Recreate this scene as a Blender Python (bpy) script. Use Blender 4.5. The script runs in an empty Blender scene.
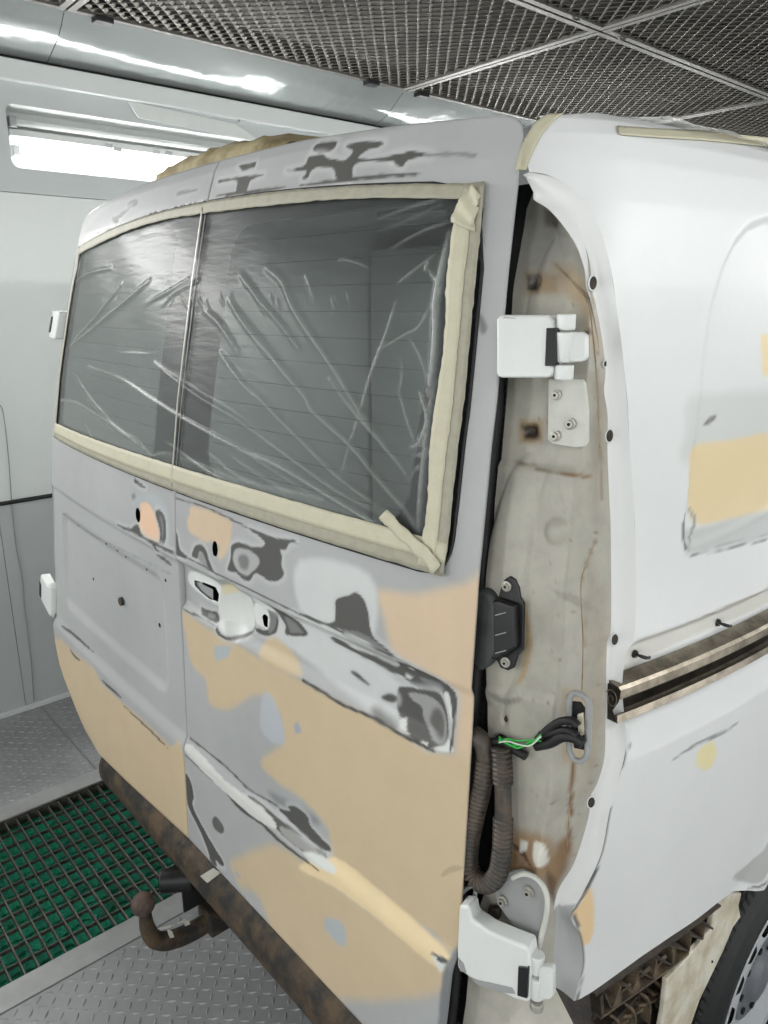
import bpy, bmesh, math, random
import numpy as np
from mathutils import Vector, Matrix
random.seed(7); RNG = np.random.default_rng(7)
sc = bpy.context.scene; COL = sc.collection

# ------------------------------------------------------------------ camera, world, exposure
F_PX, YAW, PITCH, ROLL, CAM = 760.0, 48.83, 15.3, -0.35, (1.404, -0.614, 1.78)
_y, _p, _r = [math.radians(a) for a in (YAW, PITCH, ROLL)]
FW = np.array([-math.sin(_y) * math.cos(_p), math.cos(_y) * math.cos(_p), -math.sin(_p)])
_rt = np.array([math.cos(_y), math.sin(_y), 0.0]); _up = np.cross(_rt, FW)
RT = _rt * math.cos(_r) + _up * math.sin(_r); UP = -_rt * math.sin(_r) + _up * math.cos(_r)
CC = np.array(CAM)
cam = bpy.data.cameras.new('camera'); co = bpy.data.objects.new('camera', cam); COL.objects.link(co)
cam.sensor_fit = 'VERTICAL'; cam.sensor_height = 24.0; cam.lens = 24.0 * F_PX / 1024.0; cam.clip_start = 0.02
m = Matrix.Identity(4)
for i in range(3):
    m[i][0] = RT[i]; m[i][1] = UP[i]; m[i][2] = -FW[i]; m[i][3] = CAM[i]
co.matrix_world = m; sc.camera = co
w = bpy.data.worlds.new('world'); sc.world = w; w.use_nodes = True
w.node_tree.nodes['Background'].inputs[0].default_value = (0.8, 0.85, 0.9, 1); w.node_tree.nodes['Background'].inputs[1].default_value = 0.05
sc.view_settings.view_transform = 'Standard'; sc.view_settings.look = 'None'
sc.view_settings.gamma = 1.0; sc.view_settings.use_curve_mapping = False
sc.view_settings.exposure = 0.10
LAMP_W = 11.5; LAMP_LEFT_W = 42.0          # watts of each added right-wall lamp, each left-wall lamp
CABIN_FILL_W = 12.0; REAR_FILL_W = 11.0; LOW_FILL_W = 4.5  # watts of the added cabin, rear-wall and low right-wall fill lamps
TUBE_COL = (1.0, 0.995, 0.975)

# ------------------------------------------------------------------ materials
def lin(c):
    return tuple(((v / 255.0) / 12.92 if v <= 10 else ((v / 255.0 + 0.055) / 1.055) ** 2.4) for v in c)
def mat(name, rgb, rough=0.5, metal=0.0, var=0.0, scale=20.0, rgb2=None, bump=0.0, bscale=None, attr=None, spec=0.5, coat=0.0):
    mt = bpy.data.materials.new(name); mt.use_nodes = True; nt = mt.node_tree; b = nt.nodes['Principled BSDF']
    b.inputs['Roughness'].default_value = rough; b.inputs['Metallic'].default_value = metal
    b.inputs['Specular IOR Level'].default_value = spec; b.inputs['Coat Weight'].default_value = coat
    col = lin(rgb) + (1,)
    tc = nt.nodes.new('ShaderNodeTexCoord')
    src = None
    if attr:
        a = nt.nodes.new('ShaderNodeAttribute'); a.attribute_name = attr; src = a.outputs['Color']
    if var or rgb2:
        n = nt.nodes.new('ShaderNodeTexNoise'); n.inputs['Scale'].default_value = scale; n.inputs['Detail'].default_value = 6; n.inputs['Roughness'].default_value = 0.65
        nt.links.new(tc.outputs['Object'], n.inputs['Vector'])
        mx = nt.nodes.new('ShaderNodeMix'); mx.data_type = 'RGBA'
        rp = nt.nodes.new('ShaderNodeMapRange'); rp.inputs[1].default_value = 0.42; rp.inputs[2].default_value = 0.62
        nt.links.new(n.outputs['Fac'], rp.inputs[0])
        nt.links.new(rp.outputs[0], mx.inputs[0])
        if attr:
            mx.blend_type = 'MULTIPLY'; nt.links.new(src, mx.inputs[6]); mx.inputs[7].default_value = (1 - var, 1 - var, 1 - var * 0.9, 1)
        else:
            c2 = lin(rgb2) + (1,) if rgb2 else tuple(v * (1 - var) for v in col[:3]) + (1,)
            mx.inputs[6].default_value = col; mx.inputs[7].default_value = c2
        src = mx.outputs[2]
    if src is not None: nt.links.new(src, b.inputs['Base Color'])
    else: b.inputs['Base Color'].default_value = col
    if bump:
        n2 = nt.nodes.new('ShaderNodeTexNoise'); n2.inputs['Scale'].default_value = bscale or scale; n2.inputs['Detail'].default_value = 4
        nt.links.new(tc.outputs['Object'], n2.inputs['Vector'])
        bp = nt.nodes.new('ShaderNodeBump'); bp.inputs['Strength'].default_value = 1.0; bp.inputs['Distance'].default_value = bump
        nt.links.new(n2.outputs['Fac'], bp.inputs['Height']); nt.links.new(bp.outputs['Normal'], b.inputs['Normal'])
    return mt
M = {}
M['paint'] = mat('sanded_primer', (255, 255, 255), 0.42, attr='paint', var=0.05, scale=9, bump=0.0003, bscale=14, spec=0.35)
M['side'] = mat('side_primer', (255, 255, 255), 0.38, attr='paint', var=0.03, scale=5, spec=0.4)
M['white'] = mat('white_enamel', (214, 217, 216), 0.3, var=0.03)
M['bare'] = mat('grey_primer', (150, 152, 152), 0.45, var=0.06)
M['pillar'] = mat('pillar_paint', (255, 255, 255), 0.4, attr='paint', var=0.12, scale=30, spec=0.4)
M['black'] = mat('black_plastic', (22, 23, 25), 0.4, var=0.2)
M['pillar2'] = mat('seam_sealer', (150, 138, 116), 0.6, rgb2=(112, 92, 66), scale=30)
M['rubber'] = mat('black_rubber', (20, 20, 22), 0.6, var=0.3, scale=60)
M['boot'] = mat('dusty_rubber', (58, 60, 62), 0.6, var=0.35, scale=30)
M['hose'] = mat('dusty_hose', (54, 51, 48), 0.5, rgb2=(82, 72, 62), scale=40)
M['dark'] = mat('dark_inside', (10, 10, 11), 0.8)
M['rust'] = mat('rusty_steel', (35, 33, 31), 0.7, rgb2=(84, 69, 50), scale=17, bump=0.002, bscale=60)
M['rustball'] = mat('rusty_ball', (62, 50, 46), 0.7, rgb2=(92, 74, 66), scale=30, bump=0.001, bscale=70)
M['flake'] = mat('white_flake', (196, 194, 186), 0.6, var=0.1)
M['zinc2'] = mat('plate_paint', (196, 197, 190), 0.4, var=0.1, scale=30)
M['zinc'] = mat('bracket_steel', (150, 150, 146), 0.35, metal=0.3, var=0.1)
M['boltm'] = mat('bolt_steel', (176, 174, 166), 0.35, metal=0.4, var=0.15)
M['rail'] = mat('rail_steel', (150, 142, 128), 0.3, metal=0.75, rgb2=(112, 104, 92), scale=25)
M['raildark'] = mat('rail_inside', (64, 58, 52), 0.45, metal=0.5, rgb2=(40, 37, 34), scale=30)
M['green'] = mat('green_wire', (46, 176, 70), 0.4)
M['wwire'] = mat('white_wire', (205, 210, 200), 0.4)
M['tyre'] = mat('tyre_rubber', (30, 31, 33), 0.62, var=0.25, scale=40)
M['rim'] = mat('rim_silver', (180, 184, 188), 0.4, metal=0.0, var=0.06)
M['hub'] = mat('hub_grey', (110, 114, 120), 0.45, metal=0.0, var=0.1)
M['archw'] = mat('inner_arch_paint', (216, 212, 198), 0.5, rgb2=(186, 176, 152), scale=14)
M['dusty'] = mat('dusty_plastic', (70, 62, 52), 0.65, rgb2=(112, 96, 74), scale=35)
M['dusty2'] = mat('dusty_plastic_dark', (46, 42, 38), 0.65, rgb2=(70, 60, 50), scale=35)
M['wall'] = mat('booth_wall', (220, 224, 223), 0.32, var=0.03, scale=2, spec=0.5)
M['wall_low'] = mat('booth_wall_lower', (184, 188, 188), 0.22, var=0.05, scale=2, spec=0.6)
M['walltop'] = mat('booth_wall_top', (190, 195, 196), 0.35, var=0.03, scale=2)
M['soffit'] = mat('glossy_soffit', (160, 165, 165), 0.16, metal=0.35, bump=0.02, bscale=2.2, spec=0.9)
M['trimw'] = mat('white_trim', (210, 214, 214), 0.35)
M['mesh'] = mat('expanded_steel', (104, 101, 95), 0.8, metal=0.0, var=0.3, scale=6)
M['meshframe'] = mat('panel_frame', (88, 86, 82), 0.6, metal=0.0, var=0.3, scale=14)
M['filter'] = mat('ceiling_filter', (122, 121, 117), 0.95, rgb2=(84, 83, 82), scale=3)
M['plate'] = mat('floor_steel', (146, 147, 149), 0.4, metal=0.1, rgb2=(138, 139, 141), scale=5)
M['lug'] = mat('lug_steel', (166, 167, 168), 0.36, metal=0.15, var=0.25, scale=25)
M['strip'] = mat('frame_steel', (160, 161, 161), 0.45, metal=0.15, var=0.12, scale=9)
M['bar'] = mat('grate_bar', (92, 90, 84), 0.5, metal=0.4, rgb2=(66, 62, 58), scale=30)
M['greenmat'] = mat('green_filter', (8, 128, 98), 0.9, rgb2=(4, 94, 72), scale=12, bump=0.004, bscale=80)
M['tape'] = mat('masking_tape', (156, 153, 137), 0.6, var=0.12, scale=60)
M['tapec'] = mat('masking_tape_fresh', (188, 184, 162), 0.6, var=0.07, scale=50)
M['paper'] = mat('masking_paper', (168, 156, 122), 0.7, rgb2=(118, 106, 76), scale=10)
M['silver'] = mat('silver_tape', (170, 168, 158), 0.4, var=0.1)
M['hosek'] = mat('air_hose_rubber', (24, 24, 26), 0.45)
M['bulk'] = mat('bulkhead_grey', (170, 174, 172), 0.6, var=0.05, scale=3)
M['partition'] = mat('interior_trim', (96, 98, 100), 0.6)

def emis(name, rgb, s):
    mt = bpy.data.materials.new(name); mt.use_nodes = True; nt = mt.node_tree; nt.nodes.clear()
    o = nt.nodes.new('ShaderNodeOutputMaterial'); e = nt.nodes.new('ShaderNodeEmission')
    e.inputs[0].default_value = rgb + (1,); e.inputs[1].default_value = s; nt.links.new(e.outputs[0], o.inputs[0]); return mt
M['tube_on'] = emis('lit_tube', TUBE_COL, 9.0)
M['tube_off'] = mat('unlit_tube', (206, 210, 208), 0.2)

def film_mat(name, base, lo, hi):
    """clear plastic: transparent, hazier where the sheet is folded (attribute 'fold')"""
    mt = bpy.data.materials.new(name); mt.use_nodes = True; nt = mt.node_tree; nt.nodes.clear(); N = nt.nodes.new
    o = N('ShaderNodeOutputMaterial'); tr = N('ShaderNodeBsdfTransparent'); p = N('ShaderNodeBsdfPrincipled')
    p.inputs['Base Color'].default_value = lin(base) + (1,); p.inputs['Roughness'].default_value = 0.3; p.inputs['Specular IOR Level'].default_value = 0.4
    mx = N('ShaderNodeMixShader'); a = N('ShaderNodeAttribute'); a.attribute_name = 'fold'
    r = N('ShaderNodeMapRange'); r.inputs[3].default_value = lo; r.inputs[4].default_value = hi
    tc = N('ShaderNodeTexCoord'); mp = N('ShaderNodeMapping'); mp.inputs['Rotation'].default_value = (0, 0.75, 0); mp.inputs['Scale'].default_value = (5, 5, 26)
    n = N('ShaderNodeTexNoise'); n.inputs['Scale'].default_value = 2.6; n.inputs['Detail'].default_value = 6
    nt.links.new(tc.outputs['Object'], mp.inputs[0]); nt.links.new(mp.outputs[0], n.inputs['Vector'])
    ad = N('ShaderNodeMath'); ad.operation = 'MULTIPLY_ADD'; ad.inputs[1].default_value = 0.15; nt.links.new(n.outputs['Fac'], ad.inputs[0]); nt.links.new(a.outputs['Fac'], ad.inputs[2])
    nt.links.new(ad.outputs[0], r.inputs[0]); nt.links.new(r.outputs[0], mx.inputs[0])
    bp = N('ShaderNodeBump'); bp.inputs['Distance'].default_value = 0.0011; nt.links.new(n.outputs['Fac'], bp.inputs['Height']); nt.links.new(bp.outputs[0], p.inputs['Normal'])
    nt.links.new(tr.outputs[0], mx.inputs[1]); nt.links.new(p.outputs[0], mx.inputs[2]); nt.links.new(mx.outputs[0], o.inputs[0]); return mt
M['film'] = film_mat('clear_film', (160, 165, 162), 0.03, 0.72)
M['rooffilm'] = film_mat('roof_film', (225, 228, 228), 0.5, 0.9)
def glass_mat():
    mt = bpy.data.materials.new('tinted_glass'); mt.use_nodes = True; nt = mt.node_tree; nt.nodes.clear(); N = nt.nodes.new
    o = N('ShaderNodeOutputMaterial'); tr = N('ShaderNodeBsdfTransparent'); tr.inputs[0].default_value = (0.45, 0.5, 0.49, 1)
    p = N('ShaderNodeBsdfPrincipled'); p.inputs['Base Color'].default_value = (0.012, 0.015, 0.018, 1); p.inputs['Roughness'].default_value = 0.5; p.inputs['Specular IOR Level'].default_value = 0.1
    mx = N('ShaderNodeMixShader'); a = N('ShaderNodeAttribute'); a.attribute_name = 'frit'
    nt.links.new(a.outputs['Fac'], mx.inputs[0]); nt.links.new(tr.outputs[0], mx.inputs[1]); nt.links.new(p.outputs[0], mx.inputs[2]); nt.links.new(mx.outputs[0], o.inputs[0]); return mt
M['glass'] = glass_mat()

# ------------------------------------------------------------------ builders
def tag(o, label=None, cat=None, group=None, kind=None):
    if label: o['label'] = label
    if cat: o['category'] = cat
    if group: o['group'] = group
    if kind: o['kind'] = kind
    return o
def empty(name, loc=(0, 0, 0), parent=None):
    o = bpy.data.objects.new(name, None); COL.objects.link(o); o.location = loc; o.empty_display_size = 0.1
    if parent: o.parent = parent
    return o
def link(name, me, parent=None, material=None, smooth=False):
    if material: me.materials.append(M[material] if isinstance(material, str) else material)
    if smooth: me.polygons.foreach_set('use_smooth', [True] * len(me.polygons))
    o = bpy.data.objects.new(name, me); COL.objects.link(o)
    if parent: o.parent = parent
    return o
def mesh(name, verts, faces, material=None, parent=None, smooth=False):
    me = bpy.data.meshes.new(name); me.from_pydata([tuple(map(float, v)) for v in verts], [], [tuple(f) for f in faces]); me.update()
    return link(name, me, parent, material, smooth)
class MB:
    def __init__(s): s.v = []; s.f = []
    def add(s, vs, fs):
        n = len(s.v); s.v += [tuple(map(float, v)) for v in vs]; s.f += [tuple(i + n for i in f) for f in fs]; return s
    def box(s, a, b):
        x0, y0, z0 = a; x1, y1, z1 = b
        return s.add([(x0, y0, z0), (x1, y0, z0), (x1, y1, z0), (x0, y1, z0), (x0, y0, z1), (x1, y0, z1), (x1, y1, z1), (x0, y1, z1)],
                     [(0, 3, 2, 1), (4, 5, 6, 7), (0, 1, 5, 4), (1, 2, 6, 5), (2, 3, 7, 6), (3, 0, 4, 7)])
    def bar(s, p, q, w, h, up=(0, 0, 1)):
        p = np.array(p, float); q = np.array(q, float); d = q - p; d /= np.linalg.norm(d) + 1e-9
        u = np.array(up, float); sd = np.cross(d, u); sd /= np.linalg.norm(sd) + 1e-9; u = np.cross(sd, d)
        c = [(-1, -1), (1, -1), (1, 1), (-1, 1)]
        return s.add([p + sd * a * w / 2 + u * b * h / 2 for a, b in c] + [q + sd * a * w / 2 + u * b * h / 2 for a, b in c],
                     [(0, 1, 2, 3), (7, 6, 5, 4), (0, 4, 5, 1), (1, 5, 6, 2), (2, 6, 7, 3), (3, 7, 4, 0)])
    def tube(s, pts, r, n=10, caps=True):
        pts = [np.array(p, float) for p in pts]; k = len(pts); rr = r if hasattr(r, '__len__') else [r] * k
        vs = []; ref = None
        for i in range(k):
            t = pts[min(i + 1, k - 1)] - pts[max(i - 1, 0)]; t /= np.linalg.norm(t) + 1e-9
            if ref is None:
                ref = np.array([0, 0, 1.0]) if abs(t[2]) < 0.9 else np.array([1.0, 0, 0])
            a = ref - t * (ref @ t); a /= np.linalg.norm(a) + 1e-9; ref = a; b = np.cross(t, a)
            for j in range(n):
                th = 2 * math.pi * j / n; vs.append(pts[i] + (a * math.cos(th) + b * math.sin(th)) * rr[i])
        fs = [(i * n + j, i * n + (j + 1) % n, (i + 1) * n + (j + 1) % n, (i + 1) * n + j) for i in range(k - 1) for j in range(n)]
        if caps: fs += [tuple(range(n - 1, -1, -1)), tuple((k - 1) * n + j for j in range(n))]
        return s.add(vs, fs)
    def build(s, name, material, parent=None, smooth=False, bevel=0):
        o = mesh(name, s.v, s.f, material, parent, smooth)
        if bevel:
            b = o.modifiers.new('bevel', 'BEVEL'); b.width = bevel; b.segments = 3; b.limit_method = 'ANGLE'; b.angle_limit = math.radians(40)
            o.data.polygons.foreach_set('use_smooth', [True] * len(o.data.polygons))
            wn = o.modifiers.new('wn', 'WEIGHTED_NORMAL'); wn.keep_sharp = True
        return o
def spline(pts, n=8, closed=False):
    pts = np.array(pts, float); k = len(pts); out = []
    for i in range(k if closed else k - 1):
        g = (lambda j: pts[j % k]) if closed else (lambda j: pts[min(max(j, 0), k - 1)])
        p0, p1, p2, p3 = g(i - 1), g(i), g(i + 1), g(i + 2)
        for t in np.arange(n) / n:
            out.append(0.5 * (2 * p1 + (p2 - p0) * t + (2 * p0 - 5 * p1 + 4 * p2 - p3) * t * t + (3 * p1 - p0 - 3 * p2 + p3) * t ** 3))
    if not closed: out.append(pts[-1])
    return np.array(out)
def to_px(P):
    d = np.asarray(P, float) - CC; z = d @ FW; return np.stack([384 + F_PX * (d @ RT) / z, 512 - F_PX * (d @ UP) / z], -1)
def ray(u, v): return FW + RT * (u - 384) / F_PX + UP * (512 - v) / F_PX
def on_plane(u, v, axis, val):
    r = ray(u, v); return CC + r * ((val - CC[axis]) / r[axis])
def sm(a, b, x): t = np.clip((x - a) / (b - a), 0, 1); return t * t * (3 - 2 * t)

# ------------------------------------------------------------------ body surfaces of the van (metres; rear faces -y)
SEAM = 0.047
ZP = [.4, .656, .885, 1.118, 1.29, 1.43, 1.605, 1.81, 1.96, 2.02, 2.05, 2.08]; YP = [0, 0, .007, .015, .02, .03, .059, .103, .139, .160, .178, .215]
ZC = [.656, .885, 1.43, 2.0]; CVV = [0, .018, .045, .06]
ZR = [.6, .824, .89, 1.045, 1.251, 1.414, 1.565, 1.664, 1.748, 1.844, 1.93, 1.98, 2.005, 2.03]; XR = [.815, .816, .816, .811,   .804, .796, .785, .777, .767, .756, .747, .741, .730, .700]
def yr(x, z): return np.interp(z, ZP, YP) + np.interp(z, ZC, CVV) * (x / .78) ** 2
def at_rear(u, v, off=0.0):
    r = ray(u, v); lo, hi = .2, 4.5
    for _ in range(44):
        mm = (lo + hi) / 2; p = CC + mm * r
        if p[1] - yr(p[0], p[2]) - off < 0: lo = mm
        else: hi = mm
    return CC + lo * r
ZS = [.5, .75, 1.0, 1.155, 1.203, 1.216, 1.318, 1.332, 1.5, 1.66, 1.8, 1.9, 1.95, 1.98, 2.0, 2.015, 2.024]
XS = [.955, .958, .962, .963, .949, .937, .934, .950, .942, .928, .908, .889, .876, .863, .845, .815, .775]
XS_FLAT = list(XS); XS_FLAT[4:8] = [.959, .958, .952, .951]
def s_side(y, z, chan=True):
    base = np.interp(z, ZS, XS if chan else XS_FLAT)
    if chan:                                               # the channel starts a little forward of the panel's rear edge
        k = sm(.20, .235, y); base = base * k + np.interp(z, ZS, XS_FLAT) * (1 - k)
    return base - .055 * (np.maximum(0, .75 - y) / .55) ** 2
def g_body(y, z, chan=False):
    xr = np.interp(z, ZR, XR); yd = yr(xr, z) + .004; s = s_side(y, z, chan)
    u = np.clip((yd + .11 - y) / .11, 0, 1); n = 2.3
    return s - np.maximum(s - xr, .02) * (1 - (1 - u ** n) ** (1 / n))
def at_side(u, v, off=0.0):
    r = ray(u, v); t = .15
    while t < 6:
        p = CC + t * r
        if p[0] - off - g_body(p[1], p[2]) < 0: break
        t += .004
    lo, hi = t - .004, t
    for _ in range(24):
        mm = (lo + hi) / 2; p = CC + mm * r
        if p[0] - off - g_body(p[1], p[2]) > 0: lo = mm
        else: hi = mm
    return CC + lo * r

# ------------------------------------------------------------------ painting: colour patches as outlines on the panels
def crop(ox, oy, s, pts): return [(ox + x * s, oy + y * s) for x, y in pts]
CR = dict(H=(160, 480, .18229), I=(300, 580, .22135), J=(170, 720, .22135), T=(220, 120, .36458), U=(100, 100, .33854), M=(160, 560, .390625),
          Q=(40, 480, .2149), E=(160, 800, .390625), N=(0, 440, .33333), W=(480, 160, .375), B=(580, 560, .24479), A=(550, 780, .28385), P=(0, 0, 1))
def px(c, pts):
    ox, oy, s = CR[c]; return crop(ox, oy, s, pts)
def seg_dist(P, a, b):
    ab = b - a; t = np.clip(((P - a) @ ab) / max(ab @ ab, 1e-12), 0, 1); return np.linalg.norm(P - a - t[:, None] * ab, axis=1)
def sdf_poly(P, poly):
    d = np.full(len(P), 1e9); ins = np.zeros(len(P), bool); k = len(poly)
    for i in range(k):
        a = poly[i]; b = poly[(i + 1) % k]; d = np.minimum(d, seg_dist(P, a, b))
        if abs(b[1] - a[1]) > 1e-12:
            c = ((a[1] > P[:, 1]) != (b[1] > P[:, 1])) & (P[:, 0] < (b[0] - a[0]) * (P[:, 1] - a[1]) / (b[1] - a[1]) + a[0]); ins ^= c
    return np.where(ins, -d, d)
def paint(P, colr, ops, to2d, wob=0.0):
    """P: N x 2 panel coordinates; ops: (kind, crop, outline, colour, softness / width[, alpha])"""
    for op in ops:
        kind, c, pts, rgb, par = op[:5]; alpha = op[5] if len(op) > 5 else 1.0
        q = np.array([to2d(u, v) for u, v in px(c, pts)])
        soft = (par * 2.2 if rgb in (FILL, FILLP) else par) if kind == 'poly' else .0012
        if kind == 'poly':
            q = spline(q, 4, True) if len(q) > 4 else q
        else:
            q = spline(q, 4)
        pad = .03 + par; lo = q.min(0) - pad; hi = q.max(0) + pad
        idx = np.where(((P >= lo) & (P <= hi)).all(1))[0]
        if not len(idx): continue
        pp = P[idx]
        if kind == 'poly': d = sdf_poly(pp, q)
        else:
            d = np.full(len(pp), 1e9); k = len(q)
            for i in range(k - 1):
                t = (i + .5) / (k - 1); wd = par / 2 * (1 if kind == 'line' else math.sin(math.pi * min(max(t, .06), .94)) ** .6)
                d = np.minimum(d, seg_dist(pp, q[i], q[i + 1]) - wd)
        d = d + wob * (np.sin(pp[:, 0] * 210 + pp[:, 1] * 130) + np.sin(pp[:, 1] * 260 - pp[:, 0] * 90))
        if rgb == DARK and kind == 'poly':     # feathered lighter primer round every sanded-through spot
            ah = (1 - sm(.002, .013, d)) * .55; colr[idx, :3] = colr[idx, :3] * (1 - ah[:, None]) + np.array(lin((190, 193, 194)))[None] * ah[:, None]
        a = (1 - sm(-soft, soft, d)) * alpha
        colr[idx, :3] = colr[idx, :3] * (1 - a[:, None]) + np.array(lin(rgb))[None] * a[:, None]
def grid_faces(nu, nv, off=0, flip=False):
    i = np.arange(nu - 1)[:, None] * nv + np.arange(nv - 1)[None] + off; i = i.ravel()
    f = np.stack([i, i + nv, i + nv + 1, i + 1], 1)
    return f[:, ::-1] if flip else f
def np_mesh(name, V, Fq, material, parent, colr=None, attrs=None, smooth=True):
    used = np.unique(Fq); remap = -np.ones(len(V), int); remap[used] = np.arange(len(used)); V = V[used]; Fq = remap[Fq]
    me = bpy.data.meshes.new(name); nf = len(Fq)
    me.vertices.add(len(V)); me.vertices.foreach_set('co', V.astype(np.float32).ravel())
    me.loops.add(nf * 4); me.loops.foreach_set('vertex_index', Fq.astype(np.int32).ravel())
    me.polygons.add(nf); me.polygons.foreach_set('loop_start', (np.arange(nf) * 4).astype(np.int32))
    me.update(calc_edges=True); me.validate()
    if colr is not None:
        at = me.color_attributes.new('paint', 'FLOAT_COLOR', 'POINT'); cc = np.ones((len(V), 4), np.float32); cc[:, :3] = colr[used][:, :3]; at.data.foreach_set('color', cc.ravel())
    for k, a in (attrs or {}).items():
        at = me.attributes.new(k, 'FLOAT', 'POINT'); at.data.foreach_set('value', a[used].astype(np.float32))
    return link(name, me, parent, material, smooth)
def cut(P, sd, step):
    """snap grid points near an outline onto it; returns mask of points strictly inside. sd(P)->signed distance"""
    d = sd(P); near = np.abs(d) < step * .72
    if near.any():
        e = 1e-4; q = P[near]
        gx = (sd(q + [e, 0]) - sd(q - [e, 0])) / (2 * e); gz = (sd(q + [0, e]) - sd(q - [0, e])) / (2 * e)
        P[near] = q - np.stack([gx, gz], 1) * d[near][:, None]
    return (d < 0) & ~near
def rrect(x0, x1, z0, z1, r):
    cx, cz, hx, hz = (x0 + x1) / 2, (z0 + z1) / 2, (x1 - x0) / 2 - r, (z1 - z0) / 2 - r
    def f(P):
        qx = np.abs(P[:, 0] - cx) - hx; qz = np.abs(P[:, 1] - cz) - hz
        return np.hypot(np.maximum(qx, 0), np.maximum(qz, 0)) + np.minimum(np.maximum(qx, qz), 0) - r
    return f
def ell(c, a, b, rot=0):
    def f(P):
        x = P[:, 0] - c[0]; z = P[:, 1] - c[1]; ca, sa = math.cos(rot), math.sin(rot); X = (x * ca + z * sa) / a; Z = (-x * sa + z * ca) / b
        return (np.hypot(X, Z) - 1) * min(a, b)
    return f
def polyf(pts): pts = np.array(pts); return lambda P: sdf_poly(P, pts)

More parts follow.
